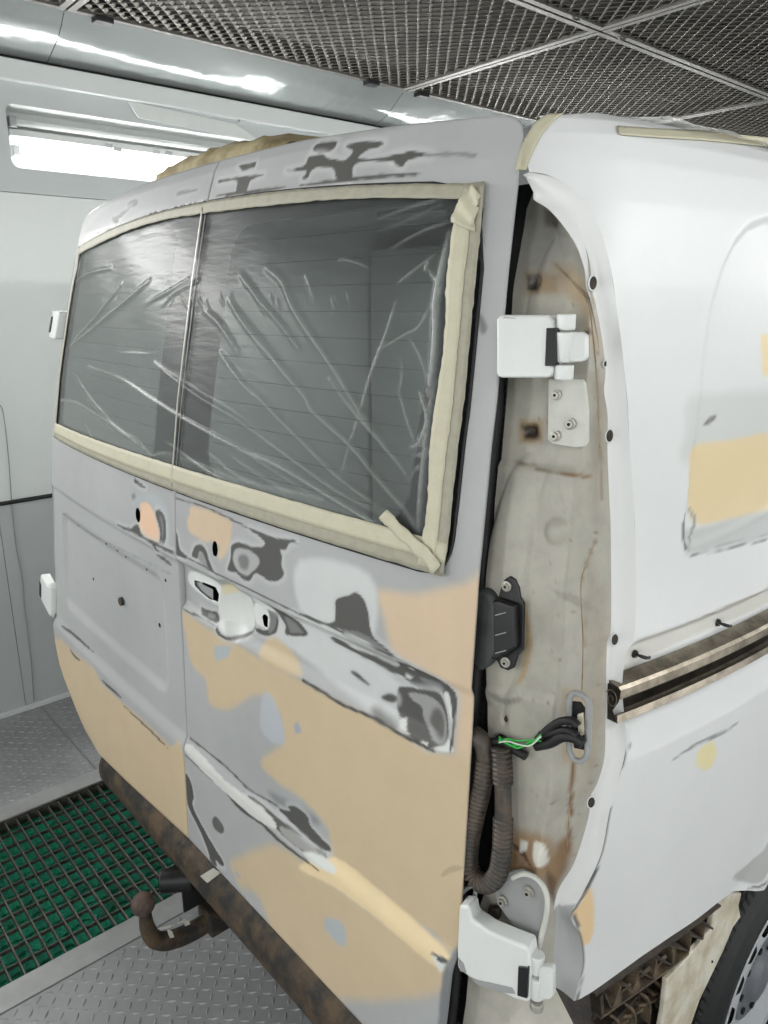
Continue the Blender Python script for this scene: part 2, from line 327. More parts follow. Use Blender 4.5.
# colours of the sanded panels
PRIM = (166, 168, 169); PRIM_L = (196, 199, 199); DARK = (84, 84, 82); MID = (120, 122, 122); FILL = (196, 178, 149); FILLP = (203, 182, 156); BLUE = (170, 177, 182); WHT = (212, 215, 213)
OPS_R = [   # right door
 ('poly','M',[(50,135),(110,175),(200,225),(260,265),(340,305),(420,350),(520,400),(640,460),(700,497),(760,500),(900,480),(900,900),(735,1010),(700,965),(560,880),(440,790),(425,700),(390,650),(350,610),(290,570),(250,520),(300,480),(310,450),(300,400),(270,355),(230,350),(170,385),(120,370),(110,310),(75,270),(60,200)],FILL,.004),
 ('poly','I',[(355,50),(520,62),(740,15),(900,0),(900,900),(740,800),(690,790),(700,560),(660,480),(600,440),(430,340),(405,290),(380,180)],FILLP,.005),
 ('poly','M',[(255,200),(290,210),(345,285),(340,300),(250,260)],FILL,.003),
 ('poly','M',[(130,222),(175,222),(168,250),(135,262)],BLUE,.004),
 ('poly','M',[(335,425),(345,415),(356,445),(340,450)],(160,165,175),.002),
 ('poly','M',[(255,350),(275,345),(300,400),(312,470),(280,470),(250,430)],(176,182,190),.006,.8),
 ('poly','J',[(420,570),(480,560),(560,600),(680,680),(900,850),(1300,1200),(600,1200),(420,813),(330,750),(300,700),(280,640),(330,610)],FILL,.006),
 ('poly','E',[(360,170),(440,150),(560,240),(740,400),(720,430),(560,300),(450,220)],(226,206,168),.004),
 ('poly','E',[(430,300),(470,310),(482,350),(470,372),(430,330)],BLUE,.005),
 ('poly','H',[(170,150),(215,150),(300,175),(370,215),(395,240),(385,330),(365,400),(335,435),(320,420),(325,370),(290,335),(250,340),(200,310),(160,280),(150,230),(160,190)],FILLP,.003),
 ('line','H',[(85,100),(200,133),(300,172),(440,240),(560,300),(760,348)],DARK,.003),
 ('poly','P',[(300,560),(370,575),(372,640),(340,640),(300,610)],PRIM_L,.008),
 ('poly','P',[(300,612),(395,690),(420,720),(400,735),(300,665),(250,620)],PRIM_L,.008),
 ('poly','H',[(72,270),(95,300),(110,380),(150,420),(80,400)],DARK,.0015),
 ('poly','H',[(175,415),(185,375),(205,355),(235,360),(255,390),(270,440),(290,490),(310,520),(270,490),(250,440),(235,400),(215,395),(205,430)],DARK,.0014),
 ('poly','H',[(205,425),(215,398),(235,403),(255,460),(262,480),(230,455)],MID,.0014,.6),
 ('poly','H',[(490,265),(560,290),(640,320),(750,330),(710,350),(690,380),(660,385),(670,420),(665,470),(680,510),(660,545),(610,555),(560,530),(525,510),(495,550),(460,550),(420,510),(370,495),(385,440),(390,370),(410,345),(450,345),(500,365),(560,365),(575,340),(530,300)],DARK,.0014),
 ('poly','H',[(410,385),(440,375),(490,385),(535,420),(545,460),(515,495),(480,525),(450,515),(415,480),(400,430)],(166,168,168),.002),
 ('poly','H',[(430,420),(470,410),(490,450),(475,490),(440,480)],(120,120,120),.005),
 ('line','H',[(80,405),(200,450),(300,510),(450,580),(600,655),(768,740)],DARK,.003),
 ('line','H',[(90,705),(150,735),(230,775),(290,815)],DARK,.003),
 ('poly','H',[(120,515),(200,525),(280,580),(300,640),(290,700),(240,680),(160,620),(115,570)],WHT,.003),
 ('poly','H',[(300,590),(360,575),(410,600),(405,650),(330,660),(295,640)],(214,206,176),.006),
 ('poly','H',[(285,660),(330,640),(420,650),(470,700),(475,790),(440,840),(380,865),(330,850),(290,800),(278,730)],(208,211,209),.004),
 ('poly','H',[(290,812),(330,858),(380,868),(440,848),(470,815),(482,830),(440,870),(370,888),(300,850)],DARK,.0012),
 ('poly','H',[(185,710),(230,730),(270,740),(285,790),(240,775),(200,745)],DARK,.0014),
 ('poly','H',[(225,738),(265,752),(262,775),(230,762)],MID,.0012),
 ('poly','H',[(540,730),(590,735),(605,790),(590,850),(540,870),(490,850),(480,825),(540,840),(550,800)],DARK,.0012),
 ('poly','H',[(550,745),(585,750),(592,800),(575,840),(550,850)],MID,.0012),
 ('poly','H',[(475,690),(500,700),(550,740),(550,830),(500,810),(478,780)],WHT,.0012),
 ('poly','H',[(515,655),(560,680),(620,720),(700,780),(740,820),(760,870),(650,865),(640,810),(600,745),(555,700)],DARK,.0014),
 ('poly','H',[(635,760),(700,800),(738,855),(670,852)],MID,.002),
 ('poly','H',[(460,640),(520,660),(590,740),(540,720),(480,680)],WHT,.003),
 ('poly','I',[(160,100),(175,80),(215,70),(245,55),(270,65),(295,100),(310,150),(318,220),(340,265),(420,335),(440,350),(380,320),(300,270),(250,240),(190,225),(130,200),(155,185),(160,150)],DARK,.0014),
 ('poly','I',[(190,228),(260,236),(330,270),(410,340),(300,278)],MID,.0014),
 ('line','I',[(0,152),(80,187),(150,212),(250,272),(420,347),(560,430),(640,470)],DARK,.005),
 ('poly','I',[(95,275),(130,275),(200,320),(300,360),(400,405),(420,375),(450,375),(520,400),(600,450),(650,480),(690,520),(690,580),(670,640),(640,600),(610,530),(570,520),(540,520),(470,490),(420,450),(360,425),(280,380),(200,340),(130,300)],DARK,.0014),
 ('poly','I',[(500,460),(560,470),(620,500),(600,525),(550,500)],MID,.0014),
 ('poly','I',[(455,400),(490,410),(480,425),(460,415)],PRIM_L,.0012),
 ('poly','I',[(440,440),(475,455),(460,465),(440,455)],PRIM_L,.0012),
 ('poly','I',[(200,240),(300,285),(390,360),(400,395),(300,345),(230,290)],(172,174,172),.004),
 ('poly','I',[(615,530),(650,520),(665,560),(670,650),(645,610)],WHT,.0014),
 ('poly','I',[(405,510),(440,500),(520,515),(580,525),(610,560),(640,640),(655,700),(640,745),(610,765),(560,765),(520,745),(490,715),(440,660),(400,600)],DARK,.0014),
 ('poly','I',[(450,530),(500,530),(560,550),(600,590),(630,650),(645,710),(630,750),(590,745),(550,700),(520,640),(510,590),(470,560)],(150,151,150),.0014),
 ('poly','I',[(560,610),(590,600),(620,660),(625,720),(590,720),(550,660)],(100,98,97),.005),
 ('poly','I',[(420,640),(445,640),(465,690),(430,675)],WHT,.0012),
 ('poly','I',[(530,735),(560,745),(565,760),(535,745)],WHT,.0012),
 ('poly','I',[(590,765),(640,755),(660,730),(680,780),(640,785)],WHT,.002),
 ('poly','I',[(190,430),(210,430),(270,480),(265,490),(210,450)],DARK,.0025),
 ('poly','I',[(330,540),(370,530),(400,545),(390,570),(340,560)],DARK,.003),
 ('poly','I',[(300,590),(340,600),(420,665),(410,680),(330,640)],(125,125,123),.008),
 ('line','I',[(0,460),(100,520),(200,580),(300,620),(420,690),(520,745),(590,780)],DARK,.006),
 ('line','I',[(655,480),(690,540),(685,600),(678,700),(665,780)],DARK,.004),
 ('poly','J',[(75,240),(100,270),(115,340),(110,380),(130,430),(190,540),(250,640),(240,655),(215,630),(220,660),(190,630),(180,590),(140,490),(95,400),(80,330)],DARK,.0014),
 ('poly','J',[(200,440),(220,435),(250,480),(245,510),(215,495),(200,465)],(96,96,94),.002),
 ('poly','J',[(300,660),(335,720),(310,700)],(160,168,180),.003),
 ('poly','J',[(430,330),(520,370),(640,440),(650,480),(520,430)],(130,134,136),.010),
 ('line','J',[(80,85),(240,215),(350,320),(480,400),(560,480),(690,580),(710,600)],DARK,.004),
 ('stroke','J',[(70,150),(160,230),(260,320),(320,390),(420,460),(490,530),(580,600),(680,675)],DARK,.010),
 ('poly','J',[(350,340),(420,390),(490,450),(560,500),(620,560),(690,600),(700,635),(640,610),(580,570),(520,520),(480,480),(400,410)],DARK,.0014),
 ('poly','J',[(500,480),(560,510),(640,570),(670,610),(600,580),(530,530)],(150,150,148),.0014),
 ('poly','J',[(520,395),(560,400),(610,445),(620,480),(660,530),(710,580),(700,600),(640,560),(560,490),(480,410),(530,420)],DARK,.0014),
 ('poly','J',[(70,125),(100,120),(250,268),(340,338),(420,400),(485,470),(470,485),(380,430),(300,360),(220,290),(120,190)],(204,206,203),.0014),
 ('poly','J',[(610,590),(680,610),(745,670),(740,690),(650,640)],WHT,.003),
 ('poly','E',[(700,395),(725,400),(738,425),(722,440)],WHT,.003),
 ('line','E',[(700,390),(735,412),(715,405)],DARK,.004),
 ('poly','E',[(745,395),(800,380),(800,700),(720,700),(722,500)],(120,124,127),.004),
 ('stroke','E',[(712,200),(740,182),(768,178)],(172,158,132),.008),
 ('poly','T',[(255,80),(270,65),(320,58),(310,80),(285,90),(260,88)],DARK,.0014),
 ('poly','T',[(345,72),(370,62),(410,58),(450,62),(430,75),(400,85),(380,105),(420,105),(460,100),(500,90),(530,85),(580,98),(530,105),(510,115),(500,130),(480,120),(440,112),(370,122),(360,160),(320,160),(315,140),(300,130),(270,130),(250,140),(240,160),(225,160),(235,140),(180,140),(230,125),(245,100),(280,95),(300,105),(340,110),(365,85)],DARK,.0014),
 ('poly','T',[(460,115),(475,112),(480,122),(465,124)],PRIM_L,.002),
 ('stroke','T',[(220,180),(330,166),(440,154),(560,149)],DARK,.006),
 ('line','T',[(560,97),(640,93),(700,97)],(132,134,134),.005),
 ('poly','T',[(50,125),(100,115),(95,130),(60,140)],DARK,.0014),
 ('poly','T',[(0,165),(60,155),(120,150),(85,165),(70,200),(45,195),(45,165),(0,172)],DARK,.0014),
 ('stroke','T',[(-10,207),(60,200),(180,184)],DARK,.006),
 ('poly','P',[(478,314),(484,318),(487,328),(483,334),(479,326)],(120,122,122),.003),
]
OPS_L = [   # left door
 ('poly','P',[(60,640),(83,661),(103,683),(123,701),(150,724),(172,745),(185,753),(215,900),(60,860),(30,640)],FILL,.0025),
 ('poly','P',[(60,640),(75,652),(98,672),(95,690),(66,690)],FILL,.004),
 ('poly','Q',[(465,110),(500,105),(530,150),(550,220),(560,290),(520,285),(470,240),(455,190),(470,150)],(222,188,160),.003),
 ('poly','Q',[(430,95),(520,60),(590,130),(600,290),(560,300),(545,160),(500,100),(450,115)],BLUE,.010,.7),
 ('poly','Q',[(540,140),(565,145),(585,190),(585,270),(575,300),(555,290),(560,250),(550,200),(540,170)],DARK,.0016),
 ('poly','Q',[(555,170),(570,180),(575,250),(568,270),(565,220)],MID,.002),
 ('poly','Q',[(355,205),(420,225),(440,210),(460,215),(480,260),(560,300),(625,335),(620,345),(540,310),(550,335),(530,330),(520,300),(450,255),(390,230)],DARK,.0018),
 ('poly','Q',[(425,70),(440,65),(445,80),(430,92)],(110,112,112),.006),
 ('poly','Q',[(440,-8),(480,25),(492,38),(470,32),(440,12)],DARK,.0018),
 ('stroke','Q',[(532,352),(565,372),(598,398)],DARK,.008),
 ('stroke','Q',[(100,680),(150,720),(240,803)],DARK,.008),
 ('stroke','Q',[(145,785),(170,820),(195,838)],DARK,.008),
 ('stroke','Q',[(295,930),(340,970),(385,1012)],DARK,.010),
 ('stroke','P',[(125,705),(150,728),(170,748)],DARK,.006),
 ('line','Q',[(90,155),(200,245),(330,310),(600,440)],(128,130,130),.003),
 ('poly','U',[(225,275),(255,266),(290,263),(262,275),(230,282)],DARK,.0018),
 ('poly','U',[(80,306),(96,296),(112,294),(108,312),(86,318)],DARK,.0018),
 ('poly','U',[(34,348),(50,342),(70,328),(92,316),(66,344),(54,352),(56,362),(42,364)],DARK,.0018),
 ('stroke','U',[(-10,395),(60,370),(120,350),(210,328),(300,308)],DARK,.006),
 ('poly','P',[(85,232),(105,210),(140,193),(200,176),(206,198),(140,210),(100,228)],(150,153,155),.006,.5),
]
OPS_S = [   # right flank
 ('poly','P',[(688,400),(712,395),(790,395),(790,450),(690,465),(686,430)],(204,206,205),.012),
 ('poly','P',[(690,455),(700,446),(735,441),(790,438),(790,512),(740,520),(702,525),(692,500)],(222,203,164),.005),
 ('poly','P',[(684,525),(700,530),(790,505),(790,530),(700,552),(686,552)],(190,193,193),.006),
 ('poly','W',[(625,690),(640,680),(645,690),(620,708),(613,705)],(128,128,126),.0015),
 ('stroke','P',[(688,552),(684,530),(688,512)],(110,112,112),.010),
 ('line','P',[(692,556),(715,551),(768,539)],(130,132,132),.003),
 ('line','P',[(700,549),(730,543),(768,534)],(170,172,172),.002),
 ('stroke','P',[(694,510),(700,522),(692,545)],(150,152,152),.007),
 ('poly','P',[(766,335),(790,330),(790,382),(768,375)],(228,210,170),.004),
 ('poly','P',[(699,750),(713,742),(716,756),(708,770),(697,765)],(226,216,170),.004),
 ('stroke','P',[(672,760),(697,744),(722,733),(738,723)],(138,140,142),.0055),
 ('stroke','P',[(622,770),(627,750),(630,744)],(90,92,94),.003),
 ('stroke','P',[(626,768),(630,752),(632,746)],(90,92,94),.003),
 ('stroke','A',[(212,100),(195,200),(165,300),(130,380),(80,470)],(92,94,96),.010),
 ('poly','A',[(75,485),(110,430),(140,380),(152,420),(156,510),(138,575),(112,572),(104,520)],(228,200,158),.003),
 ('poly','P',[(616,682),(622,660),(690,627),(790,583),(790,600),(700,642),(630,678)],(196,194,186),.003,.8), ('line','P',[(624,657),(660,639),(720,610),(790,580)],(150,138,118),.003,.8),
 ('poly','P',[(733,878),(750,862),(762,850),(768,840),(764,862),(752,880)],(176,178,176),.003),
 ('stroke','P',[(744,886),(757,880),(770,868)],(110,112,112),.005),
 ('line','P',[(571,912),(580,935),(583,965),(576,1000)],(98,100,102),.006),
]
# ------------------------------------------------------------------ THE SETTING: walls, soffit, floor, ceiling
WX = -2.035; X2 = 2.05; Y0, Y1 = -2.5, 6.6; ZT = 2.715; ZCEIL = 2.85
def wall_with_openings(name, x, side, opens, zlo, zhi, material, parent):
    """wall slab in the plane x with rounded rectangular openings; side=+1 room lies towards +x"""
    bm = bmesh.new(); T = 0.04
    def loop(pts):
        vs = [bm.verts.new((x, a, b)) for a, b in pts]
        return [bm.edges.new((vs[i], vs[(i + 1) % len(vs)])) for i in range(len(vs))]
    es = loop([(Y0, zlo), (Y1, zlo), (Y1, zhi), (Y0, zhi)])
    for (a0, a1, b0, b1) in opens:
        r = .03; pts = []
        for cx, cz, s in ((a1 - r, b1 - r, 0), (a0 + r, b1 - r, 1), (a0 + r, b0 + r, 2), (a1 - r, b0 + r, 3)):
            for k in range(5):
                th = (s + k / 4) * math.pi / 2; pts.append((cx + r * math.cos(th), cz + r * math.sin(th)))
        es += loop(pts)
    bmesh.ops.triangle_fill(bm, edges=es, use_beauty=True)
    r = bmesh.ops.extrude_face_region(bm, geom=bm.faces[:]); vs = [g for g in r['geom'] if isinstance(g, bmesh.types.BMVert)]
    bmesh.ops.translate(bm, verts=vs, vec=(-side * T, 0, 0)); bmesh.ops.recalc_face_normals(bm, faces=bm.faces[:])
    me = bpy.data.meshes.new(name); bm.to_mesh(me); bm.free(); return link(name, me, parent, material)
LAMP_Y = [(-1.75, -.25), (.44, 1.94), (2.62, 4.12), (4.8, 6.3)]
LZ0, LZ1 = 2.13, 2.335
# lamp opening heights found from the photograph on the left wall
LZ0 = float(on_plane(10, 167, 0, WX)[2]); LZ1 = float(on_plane(14, 104, 0, WX)[2]); ZBAND = float(on_plane(0, 191, 0, WX)[2]); ZHOSE = float(on_plane(20, 500, 0, WX)[2])
for nm, x, s in (('wall_left', WX, 1), ('wall_right', X2, -1)):
    wl = tag(empty(nm, (0, 0, 0)), kind='structure')
    wall_with_openings('lamp_panel', x, s, [(a, b, LZ0, LZ1) for a, b in LAMP_Y], ZBAND, ZT - .09, 'walltop', wl)
    # ledge above the lamps: two steps
    MB().box((min(x - s * .04, x + s * .03), Y0, ZT - .09), (max(x - s * .04, x + s * .03), Y1, ZT - .012)).build('ledge', 'trimw', wl, bevel=.006)
    for k, (ya, yb) in enumerate([(-2.5, -1.0), (-1.0, .205), (.205, 1.7), (1.7, 3.2), (3.2, 4.7), (4.7, 6.6)]):
        MB().box((min(x, x - s * .04), ya + .001, ZHOSE), (max(x, x - s * .04), yb - .001, ZBAND - .002)).build('wall_panel', 'wall', wl, bevel=.0015)
        MB().box((min(x + s * .004, x - s * .04), ya + .001, 0), (max(x + s * .004, x - s * .04), yb - .001, ZHOSE - .004)).build('wall_panel', 'wall_low', wl, bevel=.0015)
    MB().bar((x + s * .012, Y0, .008), (x + s * .012, Y1, .008), .02, .016).build('kick_strip', 'trimw', wl)
    sf = MB(); xo = x + s * .25; n = 40
    for k, (ya, yb) in enumerate([(Y0, .62), (.62, 2.34), (2.34, 4.06), (4.06, Y1)]):
        mb = MB(); nx, ny = 8, 24; vs = []
        for i in range(nx + 1):
            for j in range(ny + 1):
                t = i / nx; yy = ya + .0015 + (yb - ya - .003) * j / ny
                bul = .016 * math.sin(math.pi * t) + .004 * math.sin(yy * 5 + i * .9) * math.sin(math.pi * t)
                vs.append((x + s * (.25 * t + bul * .5), yy, ZT + (ZCEIL - ZT) * t - bul))
        mb.add(vs, [(i * (ny + 1) + j, (i + 1) * (ny + 1) + j, (i + 1) * (ny + 1) + j + 1, i * (ny + 1) + j + 1) for i in range(nx) for j in range(ny)])
        mb.build('soffit_panel', 'soffit', wl, smooth=True)
    MB().bar((x + s * .004, Y0, ZT - .006), (x + s * .004, Y1, ZT - .006), .02, .01).build('shadow_gap', 'dark', wl)
wr = tag(MB().box((WX - .04, Y0 - .04, 0), (X2 + .04, Y0, ZCEIL + .1)).build('wall_rear', 'wall'), kind='structure')
wf = tag(MB().box((WX - .04, Y1, 0), (X2 + .04, Y1 + .04, ZCEIL + .1)).build('wall_front', 'wall'), kind='structure')

# wall lamps in their recesses
def wall_lamp(x, s, y0, y1, label):
    root = tag(empty('wall_lamp', (x, (y0 + y1) / 2, LZ0)), label, 'lamp', 'recessed wall lamps of the spray booth')
    o = Vector((x, (y0 + y1) / 2, LZ0)); h = LZ1 - LZ0
    def L(a): return (s * (a[0]), a[1] - o.y, a[2] - o.z)
    hs = MB()
    d0, d1 = -.15, -.045
    prof = [(0, LZ0), (-.11, LZ0 + .012), (-.14, LZ0 + h * .35), (-.14, LZ0 + h * .7), (-.10, LZ1 - .01), (0, LZ1)]
    vs = [L((a, yy, b)) for yy in (y0, y1) for a, b in prof]; n = len(prof)
    hs.add(vs, [(i, i + 1, n + i + 1, n + i) for i in range(n - 1)] + [tuple(range(n)), tuple(range(2 * n - 1, n - 1, -1))])
    hs.build('housing', 'white', root)
    # upper reflector ridge with the unlit tube below it
    zr = LZ0 + h * .60
    MB().add([L(p) for p in ((-.13, y0 + .02, zr + .03), (-.05, y0 + .02, zr + .012), (-.045, y0 + .02, zr - .012), (-.13, y0 + .02, zr - .035), (-.13, y1 - .02, zr + .03), (-.05, y1 - .02, zr + .012), (-.045, y1 - .02, zr - .012), (-.13, y1 - .02, zr - .035))],
             [(0, 1, 5, 4), (1, 2, 6, 5), (2, 3, 7, 6), (0, 3, 2, 1), (4, 5, 6, 7)]).build('reflector', 'white', root)
    zt = LZ1 - .055
    t = MB().tube([L((-.05, y0 + .05, zt)), L((-.05, y1 - .05, zt))], .013, 12).build('tube', 'tube_off', root, True)
    zl = LZ0 + h * .30
    t2 = MB().tube([L((-.06, y0 + .05, zl)), L((-.06, y1 - .05, zl))], .014, 12).build('tube', 'tube_on', root, True)
    for yy in (y0 + .035, y1 - .035):
        for zz in (zt, zl):
            MB().box(*[tuple(map(min, *pr)) if k == 0 else tuple(map(max, *pr)) for k, pr in enumerate([(L((-.075, yy - .014, zz - .02)), L((-.035, yy + .014, zz + .02)))] * 2)]).build('tube_socket', 'bare' if zz == zt else 'white', root, bevel=.003)
    for yy, zz in ((y0 + .42, zr - .004), (y0 + .70, zr - .002), (y0 + .46, zr - .014), (y0 + .64, zr - .004)):
        MB().add([L((-.0445, yy - .02, zz - .008)), L((-.0445, yy + .016, zz - .010)), L((-.0445, yy + .02, zz + .006)), L((-.0445, yy - .012, zz + .008))], [(0, 1, 2, 3)]).build('chipped_spot', 'bare', root)
    la = bpy.data.lights.new('lamp_light', 'AREA'); la.shape = 'RECTANGLE'; la.size = h * .40; la.size_y = (y1 - y0) - .09; la.energy = LAMP_LEFT_W if s > 0 else LAMP_W; la.color = TUBE_COL
    lo = bpy.data.objects.new('lamp_light', la); COL.objects.link(lo); lo.parent = root
    lo.location = L((-.03, o.y, LZ0 + h * .21)); lo.rotation_euler = (0, -s * math.radians(68), 0)
    return root
for i, (a, b) in enumerate(LAMP_Y):
    wall_lamp(WX, 1, a, b, ['recessed lamp in the left wall next to the rear wall', 'long recessed lamp with a glowing lower tube in the left wall above the van', 'recessed lamp in the left wall beside the front of the van', 'recessed lamp at the far end of the left wall'][i])
    wall_lamp(X2, -1, a, b, ['added recessed lamp in the right wall next to the rear wall', 'added recessed lamp in the right wall beside the rear corner of the van', 'added recessed lamp in the right wall beside the front of the van', 'added recessed lamp at the far end of the right wall'][i])  # right-wall lamps are unseen, added to light the van
# white reflector wing hanging under the ledge by two clips
rw = tag(empty('reflector_wing', (0, 0, 0)), 'thin white slanted strip under the ledge right above the wall lamp', 'light strip')
p0, p1, p2, p3 = [on_plane(u, v, 0, WX + .012) for u, v in ((127, 101), (235, 124), (262, 143), (138, 118))]
MB().add([p0, p1, p2, p3] + [q + np.array([.004, 0, 0]) for q in (p0, p1, p2, p3)], [(0, 1, 2, 3), (7, 6, 5, 4), (0, 4, 5, 1), (1, 5, 6, 2), (2, 6, 7, 3), (3, 7, 4, 0)]).build('blade', 'white', rw)
for u, v in ((139, 96), (239, 117)):
    a = on_plane(u, v - 5, 0, WX + .016); b = on_plane(u, v + 5, 0, WX + .016); MB().bar(a, b, .008, .005).build('clip', 'bare', rw)

# ceiling of expanded-metal panels
ce = tag(empty('ceiling', (0, 0, 0)), kind='structure')
MB().box((WX, Y0, ZCEIL + .06), (X2, Y1, ZCEIL + .09)).build('filter_cloth', 'filter', ce)
XJ = [-1.795, -.63, .535, 1.70]; YJ = [-2.5, -1.08, .62, 2.34, 4.02, 6.6]
def strands(wd, ln):
    """expanded metal: diamond strands tilted like a slit and pulled sheet"""
    mb = MB(); cw, cl = .068, .062; nx = int(round(wd / cw)); ny = int(round(ln / cl)); cw = wd / nx; cl = ln / ny
    vs, fs = [], []
    def strand(a, b):
        a = np.array(a + (0,), float); b = np.array(b + (0,), float); d = (b - a) / np.linalg.norm(b - a); sd = np.array([-d[1], d[0], 0.0])
        if sd[1] < 0: sd = -sd
        wv = sd * .0075 + np.array([0, 0, .0040]); tv = np.array([0, 0, 1.0]) * .0011 - sd * .0006
        n = len(vs)
        for q in (a, b):
            for e, g in ((-1, -1), (1, -1), (1, 1), (-1, 1)): vs.append(q + wv * e + tv * g)
        fs.extend([(n, n + 4, n + 5, n + 1), (n + 1, n + 5, n + 6, n + 2), (n + 2, n + 6, n + 7, n + 3), (n + 3, n + 7, n + 4, n)])
    for i in range(nx):
        for j in range(ny):
            x, y = i * cw, j * cl
            strand((x + cw / 2, y), (x + cw, y + cl / 2)); strand((x + cw, y + cl / 2), (x + cw / 2, y + cl))
            strand((x + cw / 2, y + cl), (x, y + cl / 2)); strand((x, y + cl / 2), (x + cw / 2, y))
    mb.add(vs, fs); return mb
cache = {}
for i in range(3):
    for j in range(5):
        x0, x1, y0, y1 = XJ[i] + .006, XJ[i + 1] - .006, YJ[j] + .005, YJ[j + 1] - .005
        fr = MB(); z0, z1 = ZCEIL - .012, ZCEIL + .014; wd = .026
        fr.box((x0, y0, z0), (x1, y0 + wd, z1)); fr.box((x0, y1 - wd, z0), (x1, y1, z1)); fr.box((x0, y0 + wd, z0), (x0 + wd, y1 - wd, z1)); fr.box((x1 - wd, y0 + wd, z0), (x1, y1 - wd, z1))
        f = fr.build('ceiling_panel', 'meshframe', ce)
        key = round(y1 - y0, 3)
        if key not in cache:
            o = strands(x1 - x0 - .03, y1 - y0 - .03).build('expanded_mesh', 'mesh', f); cache[key] = o.data
        else: o = link('expanded_mesh', cache[key], f)
        o.location = (x0 + .015, y0 + .015, ZCEIL); o['kind'] = 'stuff'
for u, v in ((371, 82), (421, 94), (102, 19)):
    p = on_plane(u, v, 2, ZCEIL - .012); MB().box((p[0] - .02, p[1] - .035, ZCEIL - .03), (p[0] + .03, p[1] + .035, ZCEIL - .008)).build('panel_clip', 'black', ce, bevel=.004)
for u, v in ((577, 18), (623, 38)):
    p = on_plane(u, v, 2, ZCEIL - .02); MB().tube([(p[0] + .014 * math.cos(a), p[1] + .02 * math.sin(a), ZCEIL - .02) for a in np.linspace(0, 6.28, 14)], .004, 6, False).build('ring_catch', 'meshframe', ce, True)

# floor: tread plates, frames and the sunken grate
fl = tag(empty('floor', (0, 0, 0)), kind='structure')
MB().box((WX, Y0, -.30), (X2, Y1, -.27)).build('pit_base', 'dark', fl)
GX0, GX1 = -1.262, -.522
def lug_mesh(wd, ln, pitch=.029):
    mb = MB(); nx = int(wd / pitch); ny = int(ln / pitch); vs, fs = [], []
    for i in range(nx):
        for j in range(ny):
            x = (i + .5) * wd / nx; y = (j + .5) * ln / ny; a = math.radians(52 if (i + j) % 2 else -38); a += RNG.normal() * .03
            d = np.array([math.cos(a), math.sin(a)]) * .0135; e = np.array([-math.sin(a), math.cos(a)]) * .0042; n = len(vs); c = np.array([x, y])
            for q, z in ((c - d, 0), (c - e, 0), (c + d, 0), (c + e, 0), (c - d * .5, .0030), (c + d * .5, .0030)): vs.append((q[0], q[1], z))
            fs.extend([(n, n + 1, n + 5, n + 4), (n + 1, n + 2, n + 5), (n + 2, n + 3, n + 4, n + 5), (n + 3, n, n + 4)])
    return mb.add(vs, fs)
def tread_plate(x0, x1, y0, y1, lugs=True):
    pl = MB().box((x0 + .0015, y0 + .0015, -.006), (x1 - .0015, y1 - .0015, 0)).build('tread_plate', 'plate', fl)
    if lugs:
        l = lug_mesh(x1 - x0 - .01, y1 - y0 - .01).build('raised_lugs', 'lug', pl); l.location = (x0 + .005, y0 + .005, .0001); l['kind'] = 'stuff'
yj = [-2.5, -1.1, .263, 1.66, 3.1, 4.9, 6.6]
for a, b in zip(yj[:-1], yj[1:]):
    tread_plate(WX, -1.345, a, b, a > -2 and b < 3.2)
for a, b in zip([-2.5, -1.2, .9, 3.0, 4.8], [-1.2, .9, 3.0, 4.8, 6.6]): tread_plate(-.437, .437, a, b, a > -2 and b < 1)
for a, b in zip(yj[:-1], yj[1:]): tread_plate(.437, X2, a, b, False)
MB().box((-1.345, Y0, -.02), (GX0, Y1, .003)).build('frame_strip', 'strip', fl, bevel=.001)
MB().box((GX1, Y0, -.02), (-.439, Y1, .003)).build('frame_strip', 'strip', fl, bevel=.001)
for x in (GX0, GX1): MB().box((x - .004, Y0, -.27), (x + .004, Y1, -.002)).build('pit_wall', 'bar', fl)
gr = tag(empty('floor_grate', (0, 0, -.02)), 'steel floor grate with square openings over the green filter', 'grate')
bm1 = MB().box((GX0 + .004, -.0021, -.008), (GX1 - .004, .0021, .012)); proto = None
ys = np.arange(-1.25, 3.0, .037)
for k, yy in enumerate(ys):
    if proto is None: o = bm1.build('bar', 'bar', gr); proto = o
    else: o = proto.copy(); COL.objects.link(o); o.parent = gr
    o.location = (0, yy, 0)
proto2 = None
for k in range(12):
    xx = GX0 + .006 + (GX1 - GX0 - .012) * k / 11
    if proto2 is None: o = MB().box((-.0016, -1.27, -.004), (.0016, 3.0, .009)).build('cross_bar', 'bar', gr); proto2 = o
    else: o = proto2.copy(); COL.objects.link(o); o.parent = gr
    o.location = (xx, 0, 0)
mb = MB(); nx, ny = 24, 130; vs = [(GX0 + (GX1 - GX0) * i / nx, -1.3 + 4.4 * j / ny, -.044 + .004 * RNG.normal()) for i in range(nx + 1) for j in range(ny + 1)]
mb.add(vs, [(i * (ny + 1) + j, (i + 1) * (ny + 1) + j, (i + 1) * (ny + 1) + j + 1, i * (ny + 1) + j + 1) for i in range(nx) for j in range(ny)])
tag(mb.build('filter_mat', 'greenmat', None, True), 'green fibre filter mat lying under the floor grate', 'filter mat')

